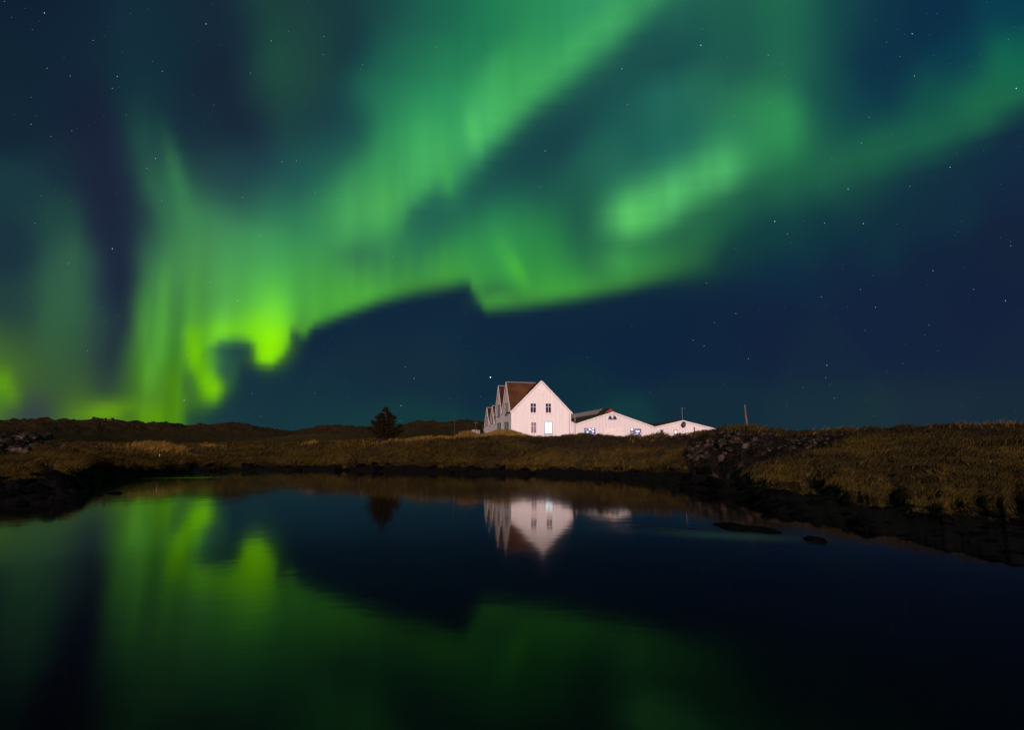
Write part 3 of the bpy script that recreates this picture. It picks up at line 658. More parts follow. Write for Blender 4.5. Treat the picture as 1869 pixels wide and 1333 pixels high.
def farmhouse():
    root = empty('farmhouse', P0, ANG)
    tag(root, 'tall white gabled farmhouse with rusty brown roof and one brightly lit window', 'house')
    W, _ = hit(1042, 753); xa, za = hit(988, 695.5); _, ze = hit(933, 751); _, ze2 = hit(1041.5, 753); ze = (ze+ze2)/2
    xa = W/2
    y1, _ = hit(917, 760, side=True); y2, _ = hit(904.5, 760, side=True); y3, _ = hit(894.5, 770, side=True); y4, _ = hit(885.2, 780, side=True)
    _, zv = hit(916.5, 751, side=True); zv = min(zv, ze); zv = ze
    p1 = hit(924.5, 697.5, side=True); p2 = hit(911, 703, side=True); p3 = hit(899.8, 742, side=True); p4 = hit(889, 745, side=True)
    zr = (p1[1]+p2[1])/2; zl = (p3[1]+p4[1])/2; _, zlv = hit(894, 777, side=True)
    zr = min(zr, za-.05)
    r1, r2, r3, r4 = y1/2, (y1+y2)/2, (y2+y3)/2, (y3+y4)/2
    w = MB()
    w.face((0, 0, -1), (W, 0, -1), (W, 0, ze), (xa, 0, za), (0, 0, ze))
    w.face((0, y2, -1), (0, 0, -1), (0, 0, ze), (0, r1, zr), (0, y1, ze), (0, r2, zr), (0, y2, ze))
    w.face((W, 0, -1), (W, y2, -1), (W, y2, ze), (W, 0, ze))
    w.face((W, y2, -1), (0, y2, -1), (0, y2, ze), (xa, y2, za), (W, y2, ze))
    w.build('wall', M['wall'], root)
    low = MB()
    low.face((.01, y4, -1), (.01, y2, -1), (.01, y2, zlv), (.01, r3, zl), (.01, y3, zlv), (.01, r4, zl), (.01, y4, zlv))
    low.face((W-.4, y2, -1), (W-.4, y4, -1), (W-.4, y4, zlv), (W-.4, y2, zlv))
    low.face((W-.4, y4, -1), (.01, y4, -1), (.01, y4, zlv), (xa, y4, zl), (W-.4, y4, zlv))
    low.build('wing_wall', M['wall'], root)
    # roofs
    oh = .10; th = .09; lift = .03
    f = MB()
    for s, xe in ((0, -.14), (1, W+.14)):
        zz = ze - (.14)*(za-ze)/(W/2)
        ye = r1 if s == 0 else y2
        f.slab([(xa, -.12, za+lift+.04), (xa, ye, za+lift+.04), (xe, ye, zz+lift), (xe, -.12, zz+lift)], th)
    f.build('front_roof', M['roof_dark'], root)
    f = MB(); f.slab([(xa, y2+.01, zl+lift), (xa, y4, zl+lift), (W-.3, y4, zlv+lift), (W-.3, y2+.01, zlv+lift)], th); f.build('wing_roof', M['roof_dark'], root)
    def cross(name, ya, yr, yb, z0, z1, m, x0=-oh):
        b = MB(); WW = W; 
        b.slab([(x0, ya, z0+lift+.012), (.2, ya, z0+lift+.012), (xa, yr, z1+lift+.012), (x0, yr, z1+lift+.012)], th)
        b.slab([(x0, yr, z1+lift+.012), (xa, yr, z1+lift+.012), (xa, yb, z0+lift+.012), (x0, yb, z0+lift+.012)], th)
        o = b.build(name, M[m], root)
        c = MB(); c.box(x0-.02, xa-.05, yr-.07, yr+.07, z1+lift+.0, z1+lift+.07); c.build('ridge_cap', M['greytrim'], o)
        v = MB(); v.beam((x0-.025, ya, z0-.02), (x0-.025, yr, z1-.02), .04, .16); v.beam((x0-.025, yr, z1-.02), (x0-.025, yb, z0-.02), .04, .16)
        v.build('verge_board', M['trim'], o)
    cross('side_roof', 0, r1, y1, ze, zr, 'roof'); cross('side_roof', y1, r2, y2, ze, zr, 'roof_dark')
    cross('wing_roof', y2, r3, y3, zlv, zl, 'roof_dark'); cross('wing_roof', y3, r4, y4, zlv, zl, 'roof_dark')
    for xe in (-.16, W+.16):
        v = MB(); k = (za-ze)/(W/2); ex = .16
        v.beam((xa, -.145, za-.03), (xe, -.145, ze-ex*k-.03), .04, .17); v.build('verge_board', M['trim'], root)
    # lean-to at the far end
    y5, zz = hit(879.5, 781, side=True); l = MB(); l.box(.3, W, y4+.01, y5, -1, zz); l.build('lean_to', M['wall'], root)
    # shield-shaped panel in the gable
    c, zt = hit(986.5, 709); _, zb = hit(986.5, 722); c = xa-.05; s = MB(); hw = .52
    pts = [(c-hw, zt), (c+hw, zt), (c+hw, (zt*1.2+zb*.8)/2), (c+.22, zb+.24), (c, zb), (c-.22, zb+.24), (c-hw, (zt*1.2+zb*.8)/2)]
    n = len(s.v); s.v += [(x, -.05, z) for x, z in pts] + [(x, 0, z) for x, z in pts]
    s.f.append(tuple(range(7)))
    for i in range(7): s.f.append((i, 7+i, 7+(i+1) % 7, (i+1) % 7))
    s.build('shield_panel', M['shield'], root)
    # front windows
    for (xa_, xb_, yt, yb_, kind, lab, nv, cr) in (
        (967, 979.3, 735.4, 754.8, 'glass', None, 1, [.62]), (994.6, 1006.8, 735.6, 755, 'glass', None, 1, [.62]),
        (968, 979.8, 770, 792, 'curtain', 'window with pale drawn curtains', 1, [.62]), (993.2, 1008.2, 769.5, 792.8, 'lit', 'brightly lit white window', 1, [.66])):
        a, zt = hit(xa_, yt); b, zb = hit(xb_, yb_)
        window(root, 'window', kind, a, b, zb, zt, nv, 1, cross=cr, label=lab, fr=.07 if kind == 'lit' else .10, frame_mat='greytrim' if kind == 'lit' else 'trim')
    # side windows
    for (xa_, xb_, yt, yb_, kind) in ((922.4, 927.6, 737, 757, 'curtain'), (908.6, 913.4, 740, 760, 'glass'), (920.6, 929.2, 771.5, 795, 'greenglass'), (907.4, 915.2, 773, 795, 'greenglass')):
        b, zt = hit(xa_, yt, side=True); a, _ = hit(xb_, yt, side=True); _, zb = hit((xa_+xb_)/2, yb_, side=True)
        window(root, 'window', kind, a, b, zb, zt, 1, 1, side=True, frame_mat='greytrim', fr=.10)
    for (xa_, xb_, yt, yb_) in ((897.6, 900, 760, 773), (888, 890.4, 762, 776)):
        b, zt = hit(xa_, yt, side=True); a, _ = hit(xb_, yt, side=True); _, zb = hit((xa_+xb_)/2, yb_, side=True)
        window(root, 'window', 'glass', a, b, zb, zt, 0, 1, side=True, ox=.01, frame_mat='greytrim')
    # corner pipes
    p, _ = hit(1038.8, 760); k = MB(); k.tube([(p, -.06, -.5), (p, -.06, ze-.15)], .035); k.build('downpipe', M['greytrim'], root)
    k = MB(); k.tube([(-.06, y1, -.5), (-.06, y1, ze-.2)], .05); k.build('downpipe', M['greytrim'], root)
    return root, W
house, HW = farmhouse()

def gable_block(name, label, prof, off, length, wallm, roofm, vb=True, base=-1.0, rl=.10):
    """prof: photo pixels of the front roofline, left to right; off: metres behind the house front line"""
    pts = [hit(px, py, off) for px, py in prof]
    o = P0 + UX*pts[0][0] + UY*off; root = empty(name, o, ANG); tag(root, label, 'building')
    x0 = pts[0][0]; P = [(x-x0, z) for x, z in pts]; xe = P[-1][0]
    w = MB()
    w.face((0, 0, base), (xe, 0, base), *[(x, 0, z) for x, z in P[::-1]])
    w.face((0, length, base), (0, 0, base), (0, 0, P[0][1]), (0, length, P[0][1]))
    w.face((xe, 0, base), (xe, length, base), (xe, length, P[-1][1]), (xe, 0, P[-1][1]))
    w.face((xe, length, base), (0, length, base), *[(x, length, z) for x, z in P])
    w.build('wall', M[wallm], root)
    for (xa, za), (xb, zb) in zip(P[:-1], P[1:]):
        r = MB(); r.slab([(xa, -rl, za+.10), (xb, -rl, zb+.10), (xb, length, zb+.10), (xa, length, za+.10)], .08)
        ro = r.build('roof', M[roofm], root)
        if vb:
            v = MB(); v.beam((xa, -rl-.03, za+.0), (xb, -rl-.03, zb+.0), .04, .16); v.build('verge_board', M['trim'], ro)
    loc = lambda px, py, d=0: (hit(px, py, off)[0]-x0, hit(px, py, off)[1])
    return root, loc
annex, la = gable_block('annex_building', 'wide low white gabled annex with fan window, joined to the farmhouse', [(1042.5, 770.5), (1049.3, 775.2), (1118, 753), (1193.3, 780)], 0.05, 15, 'wall_annex', 'roof_dark')
for xa, xb, yt, yb, nv in ((1066, 1086.6, 781.6, 797, 2), (1150, 1170, 782.6, 799, 2)):
    a, zt = la(xa, yt); b, _ = la(xb, yt); _, zb = la(xa, yb)
    window(annex, 'window', 'lit_spots', a, b, zb, zt, nv, 1, frame_mat='greytrim', fr=.06, cross=[.7])
def fan_window():
    a, z0 = la(1110.4, 765.3); b, z1 = la(1125, 757.8); c = (a+b)/2; rx, rz = (b-a)/2, z1-z0
    f = MB(); g = MB(); K = 14
    arc = [(c+rx*math.cos(math.pi*k/K), z0+rz*math.sin(math.pi*k/K)) for k in range(K+1)]
    for (xa, za), (xb, zb) in zip(arc[:-1], arc[1:]): f.beam((xa, -.03, za), (xb, -.03, zb), .05, .06)
    f.box(a-.04, b+.04, -.07, 0, z0-.08, z0)
    for k in (4, 7, 10): f.beam((c, -.03, z0), (arc[k][0], -.03, arc[k][1]), .04, .05)
    fo = f.build('window', M['greytrim'], annex); fo['label'] = 'half-round fan window in the gable'
    for s0, s1, m in ((0, 4, 'glass'), (4, 6, 'curtain'), (6, 8, 'lit'), (8, 10, 'curtain'), (10, 14, 'glass')):
        g = MB(); g.face((c, -.008, z0), *[(arc[k][0], -.008, arc[k][1]) for k in range(s0, s1+1)]); g.build('pane', M[m], fo)
fan_window()
for xa, xb, lab in ((1101.5, 1112, None), (1113.2, 1123.6, None), (1124.8, 1135, None)):
    a, zt = la(xa, 781); b, _ = la(xb, 781); d = MB(); d.box(a, b, -.05, 0, -.3, zt-.1)
    d.box(a-.05, a+.06, -.12, -.06, -.3, zt+.05); d.box(b-.02, b+.05, -.12, -.06, -.3, zt+.05)
    do = d.build('door', M['trim'], annex); h = MB(); h.box((a+b)/2-.25, (a+b)/2+.25, -.09, -.052, .98, 1.1); h.build('handle', M['darkmetal'], do)
p, _ = la(1049.3, 780); k = MB(); k.tube([(p, -.06, -.5), (p, -.06, 3.9)], .05); k.build('downpipe', M['greytrim'], annex)
for px in (1083.5, 1140): pass
barn, lb = gable_block('rear_barn', 'dark roofed barn with red gable tip rising behind the white annex', [(1088, 767.5), (1114, 746), (1141, 767.5)], 3.2, 20, 'red', 'roof_annex', vb=False, base=.5, rl=.02)
def ribs():
    a = hit(1088, 767.5, 3.2); b = hit(1114, 746, 3.2); W = b[0]-a[0]
    for k in range(14):
        y = 3 + k*1.15; m = MB(); m.beam((0+.02, y, a[1]+.16), (W-.02, y, b[1]+.16), .10, .07); m.build('roof_rib', M['greytrim'], barn)
ribs()
low, ll = gable_block('low_building', 'low white flat-gabled building right of the annex, under the tall aerial', [(1193.6, 780.6), (1246, 768.6), (1310, 785)], 2.0, 12, 'wall_annex', 'roof_dark')
for xa, xb, yt, yb, kd in ((1204.2, 1210.8, 784.3, 793, 'glass'), (1229.6, 1236, 785, 793, 'lit')):
    a, zt = ll(xa, yt); b, _ = ll(xb, yt); _, zb = ll(xa, yb); window(low, 'window', kd, a, b, zb, zt, 0, 0, frame_mat='greytrim', fr=.12)
a, zt = ll(1254.5, 780.8); b, _ = ll(1265.6, 780.8)
d = MB(); d.box(a, b, -.06, 0, 0, zt); do = d.build('garage_door', M['trim'], low); d = MB(); d.box(b+.01, b+.16, -.12, 0, 0, zt+.05); d.build('door_post', M['darkmetal'], do)
# roof of a shed just showing over the right bank
sh = empty('shed', at(1371, 800, 52), math.radians(5)); tag(sh, 'small pale shed roof peeping over the right bank behind the leaning pole', 'shed')
sh.location.z = ground_at(sh.location.x, 52)-.1
zt = at(1371, 779.8, 52).z - sh.location.z
s = MB(); s.box(-.62, .62, 0, 2, 0, zt-.28); s.build('wall', M['wall'], sh)
s = MB(); s.slab([(-.7, -.1, zt-.02), (.72, -.1, zt-.2), (.72, 2.1, zt-.2), (-.7, 2.1, zt-.02)], .07); s.build('roof', M['trim'], sh)
# small pale hut far left of the house
hp = at(868.5, 800, 90); hp.z = ground_at(hp.x, hp.y)-.2; hut = empty('hut', hp, .2); tag(hut, 'small pale low hut at the left end of the farmhouse', 'hut')
zt = at(868, 783.5, 90).z-hp.z; s = MB(); s.box(-.62, .62, 0, 1.6, 0, zt-.12); s.build('wall', M['greytrim'], hut)
s = MB(); s.slab([(-.7, -.1, zt), (.7, -.1, zt-.1), (.7, 1.7, zt-.1), (-.7, 1.7, zt)], .06); s.build('roof', M['roof_dark'], hut)

# ---------------------------------------------------------------- poles, aerial, dish, car, posts
def pole(name, label, cat, px, py0, py1, Y, r, m='wood', lean=0, foot=None):
    b = at(px, py1, Y); gz = ground_at(b.x, b.y) if foot is None else foot; t = at(px, py0, Y)
    root = empty(name, (b.x, Y, gz-.05)); tag(root, label, cat); h = t.z-gz
    k = MB(); k.tube([(0, 0, 0), (lean*.5, 0, h*.5), (lean, 0, h)], [r*1.15, r, r*.75]); k.build('pole', M[m], root)
    return root, h
po, h = pole('utility_pole', 'dark weathered wooden pole leaning left above the right bank', 'pole', 1364.8, 740, 782, 48, .08, lean=-.14)
k = MB(); k.tube([(-.14, 0, h), (-.14, 0, h+.08)], [.085, .03]); k.build('pole_cap', M['metal'], po)
po, h = pole('flagpole', 'thin bare grey flagpole standing between the spruce and the farmhouse', 'flagpole', 829.4, 754.5, 798, 68, .022, 'darkmetal')
k = MB(); k.tube([(0, 0, h), (0, 0, h+.12)], [.035, .015]); k.build('finial', M['darkmetal'], po)
po, h = pole('short_mast', 'short dark mast beside the pale hut left of the farmhouse', 'mast', 868, 769.5, 795, 86, .05, 'darkmetal')
k = MB(); k.beam((-.3, 0, h*.93), (.3, 0, h*.93), .05); k.build('crossbar', M['darkmetal'], po)
def aerial():
    x, z = hit(1245.6, 768, 1.9); o = P0 + UX*x + UY*1.9; _, zt = hit(1245, 743.6, 1.9)
    root = empty('aerial', (o.x, o.y, BASE+z-.05), ANG); tag(root, 'thin rooftop aerial mast with small crossbar on the low right building', 'aerial')
    h = zt-z; k = MB(); k.tube([(0, 0, 0), (0, 0, h)], .03); k.build('mast', M['metal'], root)
    k = MB(); k.beam((-.05, 0, h*.93), (.45, 0, h*.95), .04); k.beam((.45, -.15, h*.95), (.45, .15, h*.95), .03); k.beam((.2, -.2, h*.94), (.2, .2, h*.94), .03); k.build('crossbar', M['metal'], root)
aerial()
def dish():
    x, z = hit(1245.6, 775, 1.9); o = P0 + UX*x + UY*1.62
    root = empty('satellite_dish', (o.x, o.y, BASE+z), ANG); tag(root, 'dark round satellite dish under the ridge of the low right building', 'satellite dish')
    k = MB(); n = 20; rings = 5; R_ = .36
    for j in range(rings+1):
        r = R_*j/rings; y = -.12*(j/rings)**2
        for i in range(n): t = 2*math.pi*i/n; k.v.append((r*math.cos(t), y, r*math.sin(t)*1.05))
    for j in range(rings):
        for i in range(n): q = (i+1) % n; k.f.append((j*n+i, j*n+q, (j+1)*n+q, (j+1)*n+i))
    k.build('reflector', M['darkmetal'], root, True)
    k = MB(); k.tube([(0, -.02, -.28), (0, -.42, -.05)], .018); k.box(-.05, .05, -.48, -.40, -.08, .0); k.build('feed_arm', M['metal'], root)
    k = MB(); k.tube([(0, .0, 0), (0, .3, -.05)], .03); k.build('bracket', M['metal'], root)
dish()
def car():
    c = at(1070.5, 790, 71.5); g = ground_at(c.x, c.y); root = empty('parked_car', (c.x, c.y, g), math.radians(8))
    tag(root, 'dark parked car half hidden by grass in front of the lit annex window', 'car')
    H = at(1070.5, 789.6, 71.5).z - g; W = 1.02
    def loft(secs, name, m, par):
        k = MB(); n = len(secs[0])
        for s in secs: k.v += [tuple(p) for p in s]
        for i in range(len(secs)-1):
            for j in range(n): q = (j+1) % n; k.f.append((i*n+j, i*n+q, (i+1)*n+q, (i+1)*n+j))
        k.f.append(tuple(range(n))[::-1]); k.f.append(tuple(range((len(secs)-1)*n, len(secs)*n)))
        return k.build(name, M[m], par, False, .03)
    def sec(y, hw, z0, z1, hw2): return [(-hw, y, z0), (hw, y, z0), (hw, y, z0+(z1-z0)*.6), (hw2, y, z1), (-hw2, y, z1), (-hw, y, z0+(z1-z0)*.6)]
    body = loft([sec(-.9, .80, .30, .62, .66), sec(-.6, .88, .22, .80, .78), (sec(0, .90, .20, .88, .82)), sec(2.3, .90, .20, .92, .82), sec(3.1, .86, .24, .88, .76), sec(3.35, .80, .32, .75, .70)], 'body', 'carpaint', root)
    loft([sec(.1, .80, .86, .92, .76), sec(.75, .76, .86, H-.03, .56), sec(1.9, .76, .88, H, .58), sec(2.75, .76, .88, H-.12, .54), sec(3.05, .74, .86, .93, .70)], 'cabin', 'carpaint', root)
    k = MB(); k.face((-.66, .17, .95), (.66, .17, .95), (.54, .70, H-.10), (-.54, .70, H-.10)); k.build('windscreen', M['glass'], root)
    for s in (-1, 1):
        for y in (-.15, 2.45):
            k = MB(); k.tube([(s*.72, y, .3), (s*.90, y, .3)], .31, 18); wo = k.build('wheel', M['rubber'], root)
            k = MB(); k.tube([(s*.90, y, .3), (s*.915, y, .3)], .19, 14); k.build('rim', M['metal'], wo)
        k = MB(); k.tube([(s*.60, -.86, .55), (s*.60, -.93, .55)], .09, 12); k.build('headlight', M['trim'], root)
        k = MB(); k.box(s*.9-.07, s*.9+.07, .55, .68, .92, 1.02); k.build('mirror', M['carpaint'], root)
car()
mp = at(291, 831, 50); g = ground_at(mp.x, 50); po = empty('marker_post', (mp.x, 50, g-.05)); tag(po, 'short white marker post in the straw grass on the left bank', 'post')
k = MB(); k.tube([(0, 0, 0), (.02, 0, .45)], [.022, .02]); k.build('post', M['trim'], po); k = MB(); k.tube([(.02, 0, .45), (.02, 0, .49)], [.026, .012]); k.build('post_cap', M['trim'], po)
def ruin():
    c = at(184, 771, 100); root = empty('ruin', (c.x, c.y, ground_at(c.x, c.y)-.3), 0); tag(root, 'small dark ruin with three pointed stubs on the left skyline', 'ruin')
    s = 100/F; rs = random.Random(3)
    def z(py): return at(184, py, 100).z - root.location.z
    k = MB(); xs = [(-19, 772), (-17, 769), (-8, 767.2), (3, 767.5), (14, 767), (20, 769.5), (24, 772)]
    fr = [(dx*s, z(py)) for dx, py in xs]; n = len(fr)
    k.v += [(x, 0, q) for x, q in fr] + [(x, 2.2, q-.1) for x, q in fr] + [(x, -.1, -1) for x, q in fr] + [(x, 2.4, -1) for x, q in fr]
    for i in range(n-1):
        k.f += [(i, i+1, n+i+1, n+i), (2*n+i, 2*n+i+1, i+1, i), (n+i, n+i+1, 3*n+i+1, 3*n+i)]
    k.f += [(0, n, 3*n, 2*n), (n-1, 3*n-1, 4*n-1, 2*n-1)]
    k.build('broken_wall', M['rock_brown'], root)
    for dx, w_, py in ((-17, 3.2, 760.6), (3.5, 3.2, 764), (10.5, 1.8, 765.6), (17, 2.6, 762.4)):
        k = MB(); b = [(-w_, 768.5), (-w_*.55, 765), (-.5, py), (.6, py+.4), (w_*.5, 765.6), (w_, 768.5)]
        fr = [((dx+a)*s, z(max(py, p))) for a, p in b]; n = len(fr)
        k.v += [(x, .2, q) for x, q in fr] + [(x+.03, .8, q-.05) for x, q in fr]; k.f += [tuple(range(n))[::-1], tuple(range(n, 2*n))]
        for i in range(n): q = (i+1) % n; k.f.append((i, q, n+q, n+i))
        k.build('gable_stub', M['rock_brown'], root)
M['rock_brown'] = noise_mat('brown_stone', (.030, .018, .012), (.075, .045, .028), 2.5, .95, .7)
ruin()

# ================================================================ rocks
def rock_mesh(name, seed, m, squash=.7):
    bm = bmesh.new(); bmesh.ops.create_icosphere(bm, subdivisions=4, radius=1)
    V = np.array([v.co[:] for v in bm.verts]); rs = np.random.RandomState(seed)
    d = np.zeros(len(V))
    for _ in range(16):                                    # facets: cut by random planes
        n = rs.normal(size=3); n /= np.linalg.norm(n); k = rs.uniform(.55, .9); p = V@n; V = V - np.clip(p-k, 0, None)[:, None]*n*.92
    d = fbm(V[:, 0]+seed, V[:, 1]+V[:, 2]*1.7, .6, seed, 4, True)*.12 + fbm(V[:, 0]-V[:, 2]*1.3, V[:, 1]+seed, .22, seed+5, 3)*.05
    L_ = np.linalg.norm(V, axis=1, keepdims=True); V = V*(1+d[:, None]/L_); V[:, 2] *= squash
    for v, c in zip(bm.verts, V): v.co = c
    me = bpy.data.meshes.new(name); bm.to_mesh(me); bm.free(); me.polygons.foreach_set('use_smooth', [True]*len(me.polygons)); me.materials.append(m)
    return me
rockL = [rock_mesh('boulder', s, M['lichen']) for s in (1, 2, 3, 4)]
rockM = [rock_mesh('boulder', s, M['lichen_dark']) for s in (5, 6, 7, 8)]
rockD = [rock_mesh('shore_rock', s, M['rock_dark'], .55) for s in (11, 12, 13, 14, 15)]
RS = random.Random(8)
def put_rock(meshes, name, X, Y, s, label, cat, group, dz=0, sx=1, sy=1, sz=1, z=None):
    o = bpy.data.objects.new(name, RS.choice(meshes)); COL.objects.link(o)
    zz = ground_at(X, Y) if z is None else z
    o.location = (X, Y, zz + dz); o.scale = (s*sx*RS.uniform(.8, 1.3), s*sy*RS.uniform(.8, 1.2), s*sz*RS.uniform(.7, 1.1))
    o.rotation_euler = (RS.uniform(-.3, .3) if z is None else 0, RS.uniform(-.3, .3) if z is None else 0, RS.uniform(0, 6.28))
    return tag(o, label, cat, group)
def heap(n, px, py, Y, rx, ry, s0, s1, label, group, pool=None):
    c = at(px, py, Y)
    for _ in range(n):
        X = c.x + RS.gauss(0, rx*.55); Yy = c.y + RS.gauss(0, ry*.55)
        put_rock(pool or rockL, 'boulder', X, Yy, RS.uniform(s0, s1), label, 'boulder', group)
heap(44, 24, 810, 37, 3.0, 5.0, .25, .70, 'pale lichen-crusted lava boulder in the heap at the far left of the bank', 'boulders heaped at the far left')
heap(22, 110, 803, 48, 3.6, 3.5, .25, .60, 'lichen-crusted lava boulder in the low row left of the tall straw grass', 'boulders left of the straw grass')
heap(58, 1318, 818, 38, 2.5, 3.6, .12, .36, 'lichen-spotted lava boulder in the crag above the dark cleft right of the pond', 'boulders in the crag above the cleft', rockM)
heap(34, 1470, 813, 31, 2.2, 1.6, .07, .20, 'lichen-spotted lava boulder in the stony strip high on the right bank', 'boulders high on the right bank', rockM)
def shore_rocks():
    V = TR['V']; tt = TR['tt']
    n = 0
    for px0, px1, cnt, lab, grp in ((0, 172, 34, 'black wet lava rock on the dark point at the left shore', 'rocks on the left point'),
                         (190, 640, 24, 'low black lava rock at the waterline of the far left bank', 'rocks along the far left waterline'),
                         (650, 1230, 26, 'black lava rock under the grass edge of the far bank below the house', 'rocks under the far bank'),
                         (1240, 1480, 40, 'black lava rock on the shore below the dark cleft', 'rocks below the cleft'),
                         (1490, 1869, 60, 'dark flat lava rock on the shore at the lower right bank', 'rocks on the right shore')):
        for _ in range(cnt):
            px = RS.uniform(px0, px1); t = math.atan(ray(px, 823).x); i = int(np.searchsorted(tt, t))
            sj = RS.uniform(1.0, 1.95); j = int(np.searchsorted(TR['ss'], sj)); p = V[i, j]
            r = math.hypot(p[0], p[1]); s = RS.uniform(.008, .018)*max(r, 14)*(.8 if px > 1480 else (.62 if r > 34 else 1))
            put_rock(rockD, 'shore_rock', p[0], p[1], s, lab, 'rock', grp, dz=-.05)
shore_rocks()
for px, py, Y, s, lab in ((182, 902, 24.0, .13, 'smaller black rock standing alone in the water off the left point'), (211, 898.5, 25.2, .26, 'larger black rock standing alone in the water off the left point')):
    p = at(px, py, Y); put_rock(rockD, 'water_rock', p.x, Y, s, lab, 'rock', None, z=.01, sz=.8)
def reef(px0, py0, px1, py1, w_, label):
    a = Vector((0, 0, EYE)); 
    def onw(px, py): d = ray(px, py); return Vector((0, 0, EYE)) + d*(-EYE/d.z)
    A, B = onw(px0, py0), onw(px1, py1); d = B-A; L_ = d.length; n = 60; m = 14; V = []; 
    u = np.linspace(0, 1, n); v = np.linspace(-1, 1, m); U, Vv = np.meshgrid(u, v, indexing='ij')
    per = Vector((-d.y, d.x, 0)).normalized()
    prof = np.sin(np.pi*U)**.6
    X = A.x + d.x*U + per.x*Vv*w_*prof; Y = A.y + d.y*U + per.y*Vv*w_*prof
    X = X + .25*fbm(U*L_, Vv*0, 1.0, 7, 3)*per.x; Y = Y + .25*fbm(U*L_, Vv*0, 1.0, 7, 3)*per.y
    Z = (.10*(1-Vv**2)*prof - .03) + .05*fbm(X, Y, .4, 9, 4, True)
    idx = np.arange(n*m).reshape(n, m)
    q = np.stack([idx[:-1, :-1], idx[1:, :-1], idx[1:, 1:], idx[:-1, 1:]], -1).reshape(-1, 4)
    o = np_mesh('reef', np.stack([X, Y, Z], -1).reshape(-1, 3), q, M['rock_dark']); tag(o, label, 'reef')
reef(1296, 957, 1432, 974, .42, 'long low weedy reef breaking the water right of the house reflection')
reef(1458, 985, 1512, 991, .14, 'short low reef in the shallows nearer the right shore')

